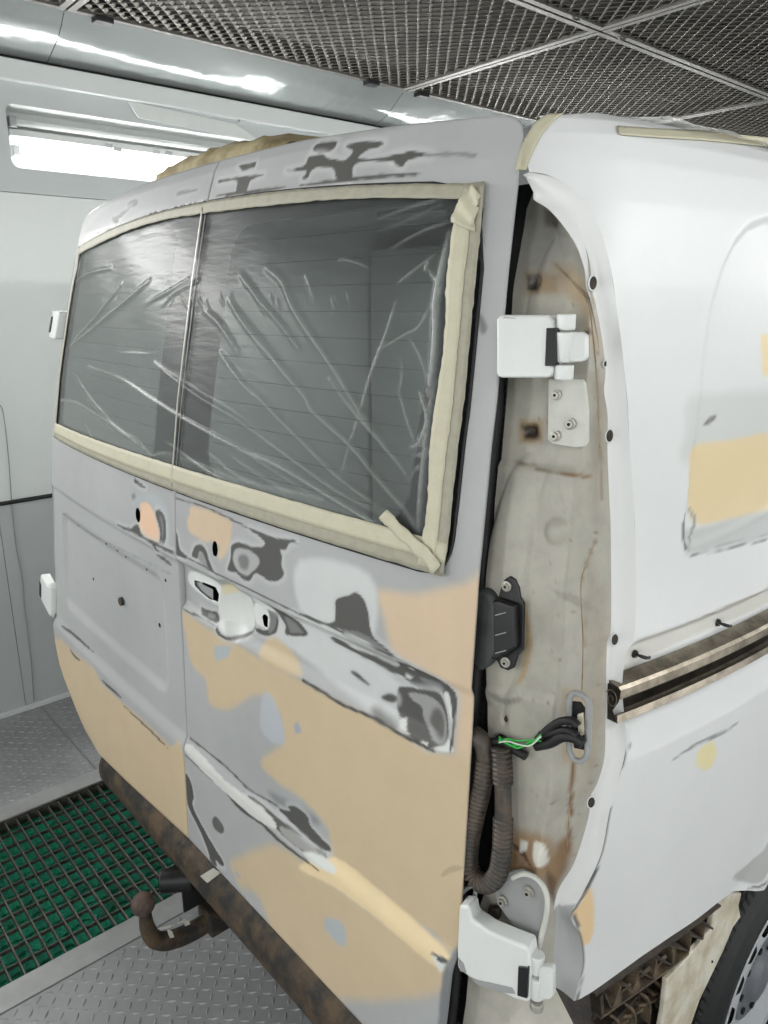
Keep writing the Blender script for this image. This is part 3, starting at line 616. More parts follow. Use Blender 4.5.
# hose and cable on the left wall
ah = spline([(WX + .014, -2.2, ZHOSE + .02), (WX + .014, -.8, ZHOSE + .012), (WX + .014, .15, ZHOSE), (WX + .014, .9, ZHOSE + .004), (WX + .014, 2.4, ZHOSE - .01), (WX + .014, 5.5, ZHOSE)], 8)
tag(MB().tube(ah, .009, 10).build('air_hose', 'hosek', None, True), 'thin black hose running level along the left wall', 'hose')
cb = spline([on_plane(u, v, 0, WX + .01) for u, v in ((-2, 404), (3, 412), (8, 452), (12, 505), (16, 545), (22, 576), (25, 610), (31, 660), (34, 701))], 6)
tag(MB().tube(cb, .0022, 6).build('thin_cable', 'bare', None, True), 'thin pale cable hanging down the left wall to the floor', 'cable')

# unseen surface-mounted fill lamps added on the rear wall and low on the right wall
def fill_lamp(loc, rotz, wd, ht, watts, label):
    root = tag(empty('added_fill_lamp', loc), label, 'lamp', 'added fill lamps around the spray booth'); root.rotation_euler = (0, 0, rotz)
    MB().box((-wd / 2, -.05, -ht / 2), (wd / 2, 0, ht / 2)).build('housing', 'white', root, bevel=.008)
    MB().box((-wd / 2 + .02, -.056, -ht / 2 + .02), (wd / 2 - .02, -.05, ht / 2 - .02)).build('diffuser', 'tube_off', root)
    la = bpy.data.lights.new('lamp_light', 'AREA'); la.shape = 'RECTANGLE'; la.size = wd - .05; la.size_y = ht - .05; la.energy = watts; la.color = TUBE_COL
    lo = bpy.data.objects.new('lamp_light', la); COL.objects.link(lo); lo.parent = root; lo.location = (0, -.06, 0); lo.rotation_euler = (-math.radians(90), 0, 0)
for x, t in ((-1.3, 'added box fill lamp on the rear wall near the left corner'), (0, 'added box fill lamp in the middle of the rear wall'), (1.3, 'added box fill lamp on the rear wall near the right corner')):
    fill_lamp((x, Y0 + .001, 1.78), math.pi, .40, 1.1, REAR_FILL_W, t)
for y, t in ((-.6, 'added low box fill lamp on the right wall nearest the rear wall'), (1.2, 'added low box fill lamp on the right wall beside the rear wheel'), (3.0, 'added low box fill lamp on the right wall beside the front of the van')):
    fill_lamp((X2 - .006, y, .75), -math.pi / 2, 1.4, .22, LOW_FILL_W, t)
# ------------------------------------------------------------------ THE VAN
van = tag(empty('van', (0, 2.2, 0)), 'white panel van in sanded grey primer with beige filler patches and its tail lights removed', 'van')
def under(o): o.parent = van; o.matrix_parent_inverse = Matrix.Translation((0, -2.2, 0)); return o
def vpart(name): return under(empty(name))

def win_poly(x0, x1, inset=0.0, zb=1.430):
    top = lambda x: 1.966 - .036 * (x / .69) ** 2 - inset
    def edge(z): return np.interp(z, [1.43, 1.46, 1.66, 1.908, 1.96], [.748, .750, .739, .712, .700]) - inset
    zb += inset; pts = []
    def side(x_end):   # x_end: number or 'R'/'L'
        return x_end
    def fx(which, z):
        if which == 'R': return edge(z)
        if which == 'L': return -edge(z)
        return which
    def corner(cx, cz, sx, sz, r):
        a = [(cx, cz - sz * r), (cx, cz), (cx - sx * r, cz)]
        return [tuple((1 - t) ** 2 * np.array(a[0]) + 2 * t * (1 - t) * np.array(a[1]) + t * t * np.array(a[2])) for t in np.linspace(0, 1, 6)]
    xl = lambda z: fx(x0, z); xr = lambda z: fx(x1, z)
    rl = .05 if x0 == 'L' else .004; rr = .05 if x1 == 'R' else .004
    pts += [tuple(p) for p in corner(xr(zb), zb, 1, -1, rr)]
    pts += [(x, zb) for x in np.linspace(xr(zb) - rr, xl(zb) + rl, 12)[1:-1]]
    pts += [tuple(p) for p in corner(xl(zb), zb, -1, -1, rl)][::-1]
    pts += [(xl(z), z) for z in np.linspace(zb + rl, top(xl(1.93)) - rl, 8)[1:-1]]
    pts += [tuple(p) for p in corner(xl(1.94), top(xl(1.94)), -1, 1, rl)]
    pts += [(x, top(x)) for x in np.linspace(xl(1.94) + rl, xr(1.94) - rr, 16)[1:-1]]
    pts += [tuple(p) for p in corner(xr(1.94), top(xr(1.94)), 1, 1, rr)][::-1]
    pts += [(xr(z), z) for z in np.linspace(top(xr(1.93)) - rr, zb + rr, 8)[1:-1]]
    return np.array(pts)
HOLE_R = at_rear(215, 549); HOLE_L = at_rear(138, 515)
BOWL = at_rear(229, 612)
plate_sd = rrect(-.728, -.028, .950, 1.236, .045)
def emboss(x, z):
    P = np.stack([x, z], 1); e = -.010 * (1 - sm(.868, .902, z)) + .006 * (1 - sm(1.278, 1.296, z))
    R = x > SEAM
    # long trough holding the handle on the right door
    tr = sm(1.180, 1.205, z) * (1 - sm(1.272, 1.292, z)) * (1 - sm(.745, .778, x + .25 * np.abs(z - 1.235)))
    e = e + np.where(R, .011 * tr, 0)
    d = np.hypot((x - BOWL[0]) / .056, (z - BOWL[2]) / .060); e = e + np.where(R, .022 * np.clip(1 - d ** 2, 0, 1) ** .8, 0)
    pl = plate_sd(P); e = e + np.where(~R, .009 * (1 - sm(-.028, .002, pl)), 0)
    # soft bead round the window
    return e
def build_door(side):
    R = side > 0
    root = vpart('rear_door'); root['label'] = 'right rear door with the handle openings and a long dented trough' if R else 'left rear door with a square number plate recess'
    step = .0030 if R else .0042
    nx = int(.76 / step); nz = int(1.39 / step)
    s = np.linspace(0, 1, nx); t = np.linspace(0, 1, nz); S, T = np.meshgrid(s, t, indexing='ij')
    def zb_l(x): return np.interp(x, [-.815, -.80, -.76, -.72, -.645, -.56, -.47, -.30, -.1, .05], [.86, .82, .765, .735, .690, .640, .608, .618, .636, .650])
    def zt_(x): a = np.abs(x); return np.interp(a, [0, .3, .53, .70, .72, .735], [2.040, 2.038, 2.026, 2.012, 2.006, 1.995])
    X = (SEAM + .0022 + S * (.76 - SEAM)) if R else (-.79 + S * (.79 + SEAM - .0022))
    for _ in range(5):
        zb = .650 + 0 * X if R else zb_l(X)
        Z = zb + (zt_(X) - zb) * T
        e = np.interp(Z, ZR, XR)
        X = SEAM + .0022 + S * (e - SEAM - .0022) if R else -e + S * (e + SEAM - .0022)
    P = np.stack([X.ravel(), Z.ravel()], 1)
    nv = nz; faces = grid_faces(nx, nz, 0, False)
    wp = win_poly(SEAM + .006, 'R') if R else win_poly('L', SEAM - .006)
    sds = [polyf(wp)]
    if R:
        sds += [ell((HOLE_R[0], HOLE_R[2]), .0095, .0155), polyf(np.array([at_rear(u, v)[[0, 2]] for u, v in px('H', [(148, 590), (145, 560), (200, 575), (262, 600), (280, 640), (275, 680), (225, 662), (180, 625)])])),
                polyf(np.array([at_rear(u, v)[[0, 2]] for u, v in px('H', [(515, 760), (530, 748), (547, 765), (545, 825), (525, 815)])]))]
    else:
        sds += [ell((HOLE_L[0], HOLE_L[2]), .0125, .0165)]
        for (u, v, r) in [(158, 215, 3.5), (290, 298, 5), (342, 330, 4.5), (380, 360, 4.5), (477, 418, 4.5), (572, 470, 4.5), (222, 467, 5), (527, 685, 6.5)]:
            pass
    dead = np.zeros(len(P), bool)
    for sd in sds: dead |= cut(P, sd, step)
    keep = ~dead[faces].any(1); faces = faces[keep]
    Y = yr(P[:, 0], P[:, 1]) + emboss(P[:, 0], P[:, 1])
    # turn the rim inwards a little
    V = np.stack([P[:, 0], Y, P[:, 1]], 1)
    colr = np.ones((len(P), 4)); colr[:, :3] = lin(PRIM)
    # lighter, thinner primer around the handle zone, darker between window and roof
    n1 = np.sin(P[:, 0] * 9 + 1.3) * np.sin(P[:, 1] * 7.7) * .04
    colr[:, :3] *= (1 + n1)[:, None]
    paint(P, colr, OPS_R if R else OPS_L, lambda u, v: at_rear(u, v)[[0, 2]], .00035)
    # hem along the door's outline
    idx = lambda i, j: i * nz + j
    ring = [idx(i, 0) for i in range(nx)] + [idx(nx - 1, j) for j in range(1, nz)] + [idx(i, nz - 1) for i in range(nx - 2, -1, -1)] + [idx(0, j) for j in range(nz - 2, 0, -1)]
    base = len(V); hem = V[ring] + np.array([0, .024, 0]); hem[V[ring][:, 0] > .70, 1] -= .021; V = np.vstack([V, hem]); hc = colr[ring].copy(); hc[:, :3] = lin((120, 122, 122)); colr = np.vstack([colr, hc])
    k = len(ring); hf = np.array([(ring[(i + 1) % k], ring[i], base + i, base + (i + 1) % k) for i in range(k)])
    np_mesh('door_skin', V, np.vstack([faces, hf]), 'paint', root, colr)
    # dark inner panel behind the skin, under the window
    a, b = (SEAM + .006, .79) if R else (-.79, SEAM - .006)
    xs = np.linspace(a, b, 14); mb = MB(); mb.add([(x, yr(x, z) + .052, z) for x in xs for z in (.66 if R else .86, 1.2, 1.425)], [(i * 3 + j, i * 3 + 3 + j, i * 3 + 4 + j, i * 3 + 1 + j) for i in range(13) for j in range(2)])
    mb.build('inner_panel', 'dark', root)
    # glass pane with black printed border
    gx0, gx1 = (SEAM + .003, .755) if R else (-.755, SEAM - .003); st = .006; nx, nz2 = int((gx1 - gx0) / st), int(.55 / st)
    GX, GZ = np.meshgrid(np.linspace(gx0, gx1, nx), np.linspace(1.425, 1.972, nz2), indexing='ij'); G = np.stack([GX.ravel(), GZ.ravel()], 1)
    dead = cut(G, lambda Q: -polyf(wp)(Q), st); gf = grid_faces(nx, nz2); gf = gf[~dead[gf].any(1)]
    inner = rrect(.155, .66, 1.475, 1.915, .06)(G) if R else rrect(-.70, -.062, 1.475, 1.925, .03)(G)
    GV = np.stack([G[:, 0], yr(G[:, 0], G[:, 1]) + .0025, G[:, 1]], 1)
    np_mesh('window_pane', GV, gf, 'glass', root, None, {'frit': .35 + .65 * sm(-.002, .002, inner)})
    xa, xb = (.165, .655) if R else (-.69, -.07)
    for i in range(11):
        z = 1.50 + i * .0385
        MB().tube([(x, yr(x, z) + .0055, z) for x in np.linspace(xa, xb, 16)], .0004, 4).build('heating_line', 'black', root)
    sl = [(x, yr(x, z) - .0006, z) for x, z in wp]; sl.append(sl[0]); MB().tube(sl, .0024, 6, False).build('window_seal', 'rubber', root, True)
    return root
doorR = build_door(1); doorL = build_door(-1)
# grey plug in the number plate recess
q = at_rear(40 + 358 * .2149, 480 + 570 * .2149); MB().tube([(q[0], q[1] + .008 + .006, q[2]), (q[0], q[1] + .008 - .0015, q[2])], .0105, 14).build('round_plug', 'dusty2', doorL, bevel=.001)
for (u, v, r) in [(158, 215, 3.5), (218, 257, 2), (290, 298, 5), (342, 330, 4.5), (380, 360, 4.5), (477, 418, 4.5), (572, 470, 4.5), (222, 467, 5), (527, 685, 6.5)]:
    q = at_rear(40 + u * .2149, 480 + v * .2149); e_ = float(emboss(np.array([q[0]]), np.array([q[2]]))[0]) - .0004; MB().tube([q + [0, e_ + .003, 0], q + [0, e_, 0]], r * .00085, 10).build('screw_hole', 'dark', doorL)
# latch plate seen in the handle opening
for pts, off, mm in (([(138, 545), (210, 560), (290, 600), (292, 655), (240, 628), (190, 602), (150, 595)], .022, 'bare'),):
    MB().add([at_rear(*p, off) for p in px('H', pts)], [tuple(range(len(pts)))]).build('latch_plate', mm, doorR)

def slab(name, pts, off, thick, material, parent, bevel=.0015, surf=None):
    """plate following the rear surface: outline in pixels of the photograph laid on the surface 'off' behind the skin, 'thick' proud of it"""
    nrm = np.array([.25, -1, 0]) if surf is None else np.array([1., 0, 0]); nrm = nrm / np.linalg.norm(nrm)
    P = [(at_rear(u, v, off - thick) if surf is None else surf(u, v)) - nrm * thick for u, v in pts]; n = len(P)
    ar = sum((P[i][0] * P[(i + 1) % n][2] - P[(i + 1) % n][0] * P[i][2]) for i in range(n))
    mb = MB(); A = [p + nrm * thick for p in P]
    fs = [tuple(range(n)), tuple(range(2 * n - 1, n - 1, -1))] + [(i, n + i, n + (i + 1) % n, (i + 1) % n) for i in range(n)]
    mb.add(A + P, fs); o = mb.build(name, material, parent, bevel=bevel)
    bm = bmesh.new(); bm.from_mesh(o.data); bmesh.ops.recalc_face_normals(bm, faces=bm.faces[:]); bm.to_mesh(o.data); bm.free(); return o
def bolt(u, v, off, r, parent, name='bolt', material='boltm', h=.006):
    p = at_rear(u, v, off); d = np.array([.25, -1, .05]); d /= np.linalg.norm(d)
    b = MB().tube([p, p + d * h * .45, p + d * h * .5, p + d * h], [r, r, r * .72, r * .62], 14).build(name, material, parent)
    MB().tube([p + d * h * .9, p + d * (h + .0006)], r * .30, 6).build('socket', 'dark', b)
    return b

# hinges; the left ones mirror the right ones
HP = []
def mirrored(o, parent):
    me = o.data.copy(); co_ = np.empty(len(me.vertices) * 3); me.vertices.foreach_get('co', co_); co_ = co_.reshape(-1, 3); co_[:, 0] *= -1; me.vertices.foreach_set('co', co_.ravel()); me.flip_normals()
    c = o.copy(); c.data = me; COL.objects.link(c); c.parent = parent; c.matrix_parent_inverse = o.matrix_parent_inverse.copy(); return c
def knuckle(name, u, v0, v1, rpx, off, material, parent, bevel=.002, rx=None):
    a = at_rear(u, v0, off); b = at_rear(u, v1, off); b[0] = a[0]; b[1] = a[1] - .01 * 0; d = (a - CC) @ FW; r = rpx * d / F_PX
    return MB().tube([a, b], r, 20).build(name, material, parent, bevel=bevel)
RC = lambda x0, y0, x1, y1, r: [(x0 + r, y0), (x1 - r, y0), (x1, y0 + r), (x1, y1 - r), (x1 - r, y1), (x0 + r, y1), (x0 + r * .3, y1 - r * .3), (x0, y1 - r), (x0, y0 + r), (x0 + r * .3, y0 + r * .3)]
hu = [slab('hinge_leaf', RC(496, 315, 553, 378, 5), .010, .030, 'white', doorR, .004),
      slab('hinge_pad', [(546, 328), (556.5, 328), (555, 366), (544.5, 366)], -.010, .0135, 'black', doorR, .001),
      knuckle('hinge_knuckle', 566.5, 314, 330.5, 9.5, -.010, 'white', doorR), knuckle('hinge_knuckle', 566, 332, 363, 10.5, -.012, 'white', doorR), knuckle('hinge_knuckle', 564.5, 364.5, 380, 9.5, -.010, 'white', doorR),
      slab('hinge_lug', RC(568, 332, 586, 362, 4), -.002, .012, 'white', doorR, .003)]
slab('worn_spot', px('P', [(500, 320), (504, 317), (516, 318), (508, 324), (502, 325)]), -.0193, .0006, 'bare', doorR, 0)
lowleaf = [(458.5, 906), (469, 907), (471.5, 920), (489, 932), (510, 941), (528, 948), (530.5, 965), (528.5, 1004), (516, 1001), (470, 979), (457, 969), (456.5, 948)]
hl = [slab('hinge_leaf', lowleaf, .020, .028, 'white', doorR, .005),
      slab('hinge_pad', [(518, 967), (528.5, 968), (527, 999), (517, 996)], -.004, .0065, 'black', doorR, .001),
      knuckle('hinge_knuckle', 537.5, 954, 974, 7.5, .006, 'white', doorR), knuckle('hinge_knuckle', 537.5, 976, 1000, 7.5, .006, 'white', doorR), knuckle('hinge_knuckle', 537, 1001.5, 1010, 7, .006, 'boltm', doorR),
      slab('hinge_lug', RC(538, 968, 552.5, 1000, 3), .012, .012, 'white', doorR, .003)]
for o in hu + hl: mirrored(o, doorL)
slab('worn_spot', px('P', [(471, 979), (490, 983), (512, 988), (515, 994), (497, 992), (478, 985)]), -.0083, .0006, 'bare', doorR, 0)
slab('worn_spot', px('P', [(458, 958), (463, 963), (466, 973), (460, 971)]), -.0083, .0006, 'bare', doorR, 0)

# --- right flank: outline of the tail light opening (A: inner flange edge, B: where the outer panel bends)
A_PX = [(527, 175), (536, 192), (536, 199), (551, 209), (566, 226), (579, 246), (587, 269), (589, 287), (594, 304), (600, 336), (604, 370), (602.5, 392), (606, 415), (606.5, 448), (609, 500), (610.6, 540), (610.6, 628), (606.7, 644), (605, 690), (600, 735), (607, 720), (603, 760), (596, 786), (587, 803), (588, 815), (582, 839), (572, 868), (559, 891), (554, 910), (556, 922), (554, 955), (553, 990)]
A_PX[19:21] = [(604, 722)]
B_PX = [(529, 172), (555, 178), (579, 194), (596, 220), (607.5, 254), (617, 310), (624, 366), (630, 448), (635, 540), (635, 630), (626, 655), (622, 690), (626, 744), (618, 782), (609.6, 811), (601, 854), (584, 891), (571, 915), (580, 937), (583, 962), (578, 985), (574, 1001)]
Apts = spline([at_side(*p) for p in A_PX], 5); Bpts = spline([at_side(*p) for p in B_PX], 7)
def resamp(P, n):
    d = np.r_[0, np.cumsum(np.linalg.norm(np.diff(P, axis=0), axis=1))]; return np.stack([np.interp(np.linspace(0, d[-1], n), d, P[:, k]) for k in range(3)], 1)
def by_z(P, zs):
    o = np.argsort(P[:, 2]); return np.stack([np.interp(zs, P[o, 2], P[o, k]) for k in range(2)] + [zs], 1)
ZTOP = 2.024
# top piece of the panel's rear boundary runs up beside the door
yt = yr(.765, ZTOP)
up_z = np.linspace(ZTOP, Bpts[0][2], 14)[:-1]
upb = np.array([(0, yr(np.interp(z, ZR, XR), z) + .0045, z) for z in up_z]); upb[:, 0] = [g_body(y, z) for _, y, z in upb]
Ball = resamp(np.vstack([upb, Bpts]), 330)
bot = [(574, 1001), (580, 999), (592, 992), (620, 972), (642, 956), (670, 937), (697, 919), (716, 904), (732, 892), (744, 888), (757, 886)]
bp = np.array([at_side(*p) for p in bot]); WC = (.905, .32); ar = math.hypot(bp[-1][1] - WC[0], bp[-1][2] - WC[1])
def zbot(y):
    y = np.asarray(y, float); z = np.interp(y, bp[:, 1], bp[:, 2]); ya = bp[-1][1]
    za = WC[1] + np.sqrt(np.maximum(ar ** 2 - (y - WC[0]) ** 2, 0)); a0 = math.acos(min(1, (ya - WC[0]) / -ar))
    z = np.where(y > ya, np.maximum(za, .42), z); return np.where(y > WC[0] + ar * .97, .42, z)
ny = 210; ypos = 4.2
S = np.linspace(0, 1, ny); Sw = S * .62 + .38 * S ** 6
zb0 = Ball[-1, 2]; Q = (Ball[:, 2] - zb0) / (ZTOP - zb0)
YY = Ball[:, 1][:, None] + (np.where(S < .78, S / .78 * 1.0, 1.0 + (S - .78) / .22 * 3.05))[None] * np.ones((330, 1))
YY = np.minimum(YY, 4.25)
ZZ = zbot(YY) + (ZTOP - zbot(YY)) * Q[:, None]; res = Ball[:, 2][:, None] - ZZ[:, :1]; ZZ = ZZ + res * np.exp(-((YY - YY[:, :1]) / .08) ** 2)
ZZ = ZZ - .020 * (1 - sm(0, .16, YY - YY[:, :1])) * sm(1.965, 2.024, ZZ)
def side_feat(y, z):
    e = np.zeros_like(y)
    w_ = np.array([at_side(u, v)[[1, 2]] for u, v in ((769, 214), (750, 221), (735, 238), (722, 265), (711, 302), (703, 360), (697, 420), (689, 480), (684, 520), (684, 548), (700, 549), (769, 514))])
    far = np.array([(1.55, w_[-1][1]), (1.62, w_[-1][1] + .05), (1.62, w_[0][1] - .05), (1.55, w_[0][1])]); poly = np.vstack([w_, far])
    P = np.stack([y.ravel(), z.ravel()], 1); k = (P[:, 0] > .2) & (P[:, 0] < 1.75); d = np.full(len(P), 1.0); d[k] = sdf_poly(P[k], poly)
    e -= (.008 * (1 - sm(-.016, .001, d))).reshape(y.shape)
    da = np.hypot(y - WC[0], z - WC[1]) - ar; e += .014 * (1 - sm(.02, .10, da)) * (y > .5) * (y < 1.5)
    return e
XX = g_body(YY, ZZ, True) + side_feat(YY, ZZ)
fal = np.exp(-((YY - YY[:, :1]) / .012) ** 2); XX = XX * (1 - fal) + fal * g_body(YY, ZZ, False)
V = np.stack([XX.ravel(), YY.ravel(), ZZ.ravel()], 1); colr = np.ones((len(V), 4)); colr[:, :3] = lin((217, 219, 220))
P2 = V[:, 1:].copy(); paint(P2, colr, OPS_S, lambda u, v: at_side(u, v)[[1, 2]], .0003)
side_root = vpart('side_panel'); side_root['label'] = 'right side panel with a pressed window shape and sliding door rail'
np_mesh('panel_skin', V, grid_faces(330, ny, 0, True), 'side', side_root, colr)
# flange strip between the bend and the inner edge, slightly hollow
ns = 12; n = 260; zs_ = np.linspace(0, 1, n)
Ar = resamp(Apts, n)
# match B to A by height so the strip's ribs lie level
Bm = resamp(Bpts, n)
Bz = np.maximum.accumulate(-Bm[:, 2]); Az = np.maximum.accumulate(-Ar[:, 2]); tgt = np.interp(Az, [Az[0], Az[-1]], [Bz[0], Bz[-1]])
Bz = Bz + np.arange(n) * 1e-7
Bm2 = np.stack([np.interp(.85 * (Az - Az[0]) / (Az[-1] - Az[0]) + .15 * zs_, (Bz - Bz[0]) / (Bz[-1] - Bz[0]), Bm[:, k]) for k in range(3)], 1)
t = np.linspace(0, 1, ns)
V = Bm2[:, None] * (1 - t)[None, :, None] + Ar[:, None] * t[None, :, None]
hol = np.sin(np.pi * t) * .009 + t * .004
V[..., 0] -= hol[None]; V[..., 1] += (np.sin(np.pi * t) * .004)[None]
Vb = V[:, -1:] + np.array([-.004, .014, 0]); V = np.concatenate([V, Vb], 1)
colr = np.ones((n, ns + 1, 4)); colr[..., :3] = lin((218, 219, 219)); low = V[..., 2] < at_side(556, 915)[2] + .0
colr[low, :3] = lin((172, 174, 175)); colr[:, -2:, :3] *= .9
np_mesh('light_flange', V.reshape(-1, 3), grid_faces(n, ns + 1, 0, False), 'side', side_root, colr.reshape(-1, 4))
for u, v, r in ((594.5, 283, .0068), (606.5, 364, .0032), (611, 436, .0066), (616, 640, .0068), (592.5, 803, .0072)):
    p = at_side(u, v); c_ = p + np.array([-.002, 0, 0]); d = np.array([.8, -.6, 0])
    ringp = [c_ + np.array([.6, .8, 0]) * r * .8 * math.cos(a) + np.array([0, 0, 1]) * r * 1.3 * math.sin(a) for a in np.linspace(0, 2 * math.pi, 17)]
    MB().tube(ringp, .0011, 6, False).build('hole_rim', 'white', side_root, True)
    MB().add([q + d * .0004 for q in ringp[:-1]], [tuple(range(16))]).build('screw_hole', 'raildark', side_root)

# --- tail light pocket: inner pillar
OFF = .05
P0 = np.array([at_rear(u, v, OFF) for u, v in [(530, 185), (521, 208), (516.5, 240), (512.5, 300), (509, 360), (506.5, 400), (502.5, 448), (497.5, 500), (494.5, 560), (492, 640), (489.5, 700), (490, 740), (498, 780), (502, 830), (500, 870), (485, 895), (474, 930), (468, 1000), (462, 1040)]])
C0 = np.array([at_rear(u, v, OFF) for u, v in [(519, 180), (540, 205), (551, 225), (562, 262), (586, 300), (592, 325), (597, 380), (600, 448), (599, 500), (595, 540), (584, 585), (581, 640), (580, 700), (574, 780), (568, 860), (556, 900), (551, 950), (560, 1010), (575, 1040)]])
zs_ = np.linspace(1.925, .70, 300)
a_ = by_z(Apts, zs_); a_[:, 0] -= .003; a_[:, 1] += .008; p_ = by_z(P0, zs_); c_ = by_z(C0, zs_)
def at_off(x, z): return yr(x, z) + OFF
c_[:, 0] = np.minimum(c_[:, 0], a_[:, 0] - .004); zl = zs_ < Apts[-1][2] + .005
a_[zl, 0] = .948; a_[zl, 1] = .13
rows = []
for i, z in enumerate(zs_):
    xs = np.linspace(p_[i, 0], c_[i, 0], 46); f1 = np.stack([xs, at_off(xs, z), np.full(46, z)], 1)
    tt = np.linspace(0, 1, 14)[1:]; f2 = f1[-1][None] * (1 - tt)[:, None] + a_[i][None] * tt[:, None]; rows.append(np.vstack([f1, f2]))
V = np.array(rows)
# pressings: raised pad behind the latch, dimple, ledges
x, z = V[..., 0], V[..., 2]
UV = to_px(V.reshape(-1, 3)).reshape(V.shape[0], V.shape[1], 2); uu, vv = UV[..., 0], UV[..., 1]
V[..., 1] += -.005 * sm(-3, 2, vv - 464 - (uu - 510) * .12) * (1 - sm(600, 640, vv)) * (1 - sm(592, 600, uu))
V[..., 1] += .012 * (1 - sm(225, 300, vv)) - .004 * sm(684, 692, vv - (uu - 500) * .2) * (1 - sm(560, 575, uu))
def blob(u, v, rx, rz, dep, sharp=2.0):
    q = at_rear(u, v, OFF); d = np.hypot((x - q[0]) / rx, (z - q[2]) / rz); V[..., 1] += dep * np.clip(1 - d ** sharp, 0, 1) ** .7
blob(561, 530, .016, .016, -.006); blob(508, 585, .035, .17, -.012, 4); blob(502, 748, .02, .022, .012); blob(507, 718, .006, .007, .006)
blob(535, 283, .010, .010, .006, 6); blob(530, 432, .010, .010, .006, 6); blob(551, 219, .007, .008, .006, 6); blob(540, 650, .04, .30, -.004, 4); blob(550, 300, .03, .1, -.004, 4)
colr = np.ones((V.shape[0] * V.shape[1], 4)); colr[:, :3] = lin((168, 165, 155))  # base colour darkened in place of the pocket's own shade
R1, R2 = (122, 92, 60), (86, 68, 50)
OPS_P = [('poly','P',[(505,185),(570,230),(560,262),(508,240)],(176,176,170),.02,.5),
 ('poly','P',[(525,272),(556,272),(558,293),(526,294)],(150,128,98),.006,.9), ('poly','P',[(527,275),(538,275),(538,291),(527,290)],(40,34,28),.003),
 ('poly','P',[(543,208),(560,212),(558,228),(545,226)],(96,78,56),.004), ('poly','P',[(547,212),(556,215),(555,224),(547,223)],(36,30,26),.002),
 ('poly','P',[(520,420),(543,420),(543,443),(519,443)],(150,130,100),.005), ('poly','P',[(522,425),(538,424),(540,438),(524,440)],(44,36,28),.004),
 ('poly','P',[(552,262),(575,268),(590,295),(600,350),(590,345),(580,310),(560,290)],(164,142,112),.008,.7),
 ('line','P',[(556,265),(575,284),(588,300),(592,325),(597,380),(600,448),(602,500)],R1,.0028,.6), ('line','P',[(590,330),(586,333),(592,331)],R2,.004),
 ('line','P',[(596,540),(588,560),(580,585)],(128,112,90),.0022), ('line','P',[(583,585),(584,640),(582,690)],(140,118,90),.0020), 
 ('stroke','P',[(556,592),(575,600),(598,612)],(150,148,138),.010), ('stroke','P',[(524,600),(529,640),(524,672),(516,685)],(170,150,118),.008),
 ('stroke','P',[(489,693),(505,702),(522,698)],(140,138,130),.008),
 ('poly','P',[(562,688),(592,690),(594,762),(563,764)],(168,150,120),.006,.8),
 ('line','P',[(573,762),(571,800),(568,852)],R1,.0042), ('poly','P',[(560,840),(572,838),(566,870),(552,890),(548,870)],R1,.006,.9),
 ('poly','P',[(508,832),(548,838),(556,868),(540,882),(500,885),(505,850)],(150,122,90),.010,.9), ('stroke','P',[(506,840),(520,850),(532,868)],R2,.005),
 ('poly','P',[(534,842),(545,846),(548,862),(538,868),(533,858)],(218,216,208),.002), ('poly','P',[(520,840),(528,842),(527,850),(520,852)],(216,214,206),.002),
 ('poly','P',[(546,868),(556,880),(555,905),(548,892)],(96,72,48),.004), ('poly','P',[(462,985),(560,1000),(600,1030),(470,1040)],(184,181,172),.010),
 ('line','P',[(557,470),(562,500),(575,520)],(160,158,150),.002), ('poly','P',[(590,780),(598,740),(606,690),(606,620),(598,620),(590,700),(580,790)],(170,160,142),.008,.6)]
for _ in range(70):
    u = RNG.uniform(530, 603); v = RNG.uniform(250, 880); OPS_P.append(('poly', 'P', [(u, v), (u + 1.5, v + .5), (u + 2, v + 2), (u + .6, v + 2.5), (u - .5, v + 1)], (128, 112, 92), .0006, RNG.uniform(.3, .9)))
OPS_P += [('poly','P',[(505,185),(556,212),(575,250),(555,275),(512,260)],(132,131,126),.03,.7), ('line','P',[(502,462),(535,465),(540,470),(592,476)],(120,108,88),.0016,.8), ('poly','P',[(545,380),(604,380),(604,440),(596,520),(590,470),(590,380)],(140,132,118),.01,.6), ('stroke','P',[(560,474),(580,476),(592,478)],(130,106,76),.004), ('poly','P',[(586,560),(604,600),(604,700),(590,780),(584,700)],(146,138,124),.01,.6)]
P2 = to_px(V.reshape(-1, 3)) * .00125; paint(P2, colr, OPS_P, lambda u, v: np.array([u, v]) * .00125, .0004)   # rust stains and darker patches laid where they sit on the pillar
pil = vpart('rear_pillar'); pil['label'] = 'bare inner pillar with rust stains in the tail light opening'
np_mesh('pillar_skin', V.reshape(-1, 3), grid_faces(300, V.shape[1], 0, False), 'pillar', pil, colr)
# door seal: black ribbed tube in the gap
gp = np.array([at_rear(u, v, .045) for u, v in [(512, 182), (509, 240), (505, 300), (503, 400), (495, 480), (489, 560), (484, 640), (478, 720), (472, 800), (466, 900), (458, 1000), (452, 1040)]]); gp[:, 0] -= .010
gp = resamp(spline(gp, 8), 240); MB().tube(gp, [.0095 + .0012 * (i % 2) for i in range(240)], 8).build('door_seal', 'rubber', pil, True)
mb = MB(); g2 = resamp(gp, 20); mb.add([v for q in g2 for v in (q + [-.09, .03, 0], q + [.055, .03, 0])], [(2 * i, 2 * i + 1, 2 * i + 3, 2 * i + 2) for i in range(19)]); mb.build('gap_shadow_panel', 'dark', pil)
# upper bracket plate with bolts
slab('hinge_bracket', [(548, 379), (583, 379), (585, 384), (588, 412), (588, 442), (585, 447), (575, 448), (552, 444), (547, 440)], OFF - .004, .006, 'zinc2', pil, .002)
for u, v, r in ((557, 395, .0065), (571, 424, .0072), (556, 436, .0068)): bolt(u, v, OFF - .010, r, pil, h=.008)
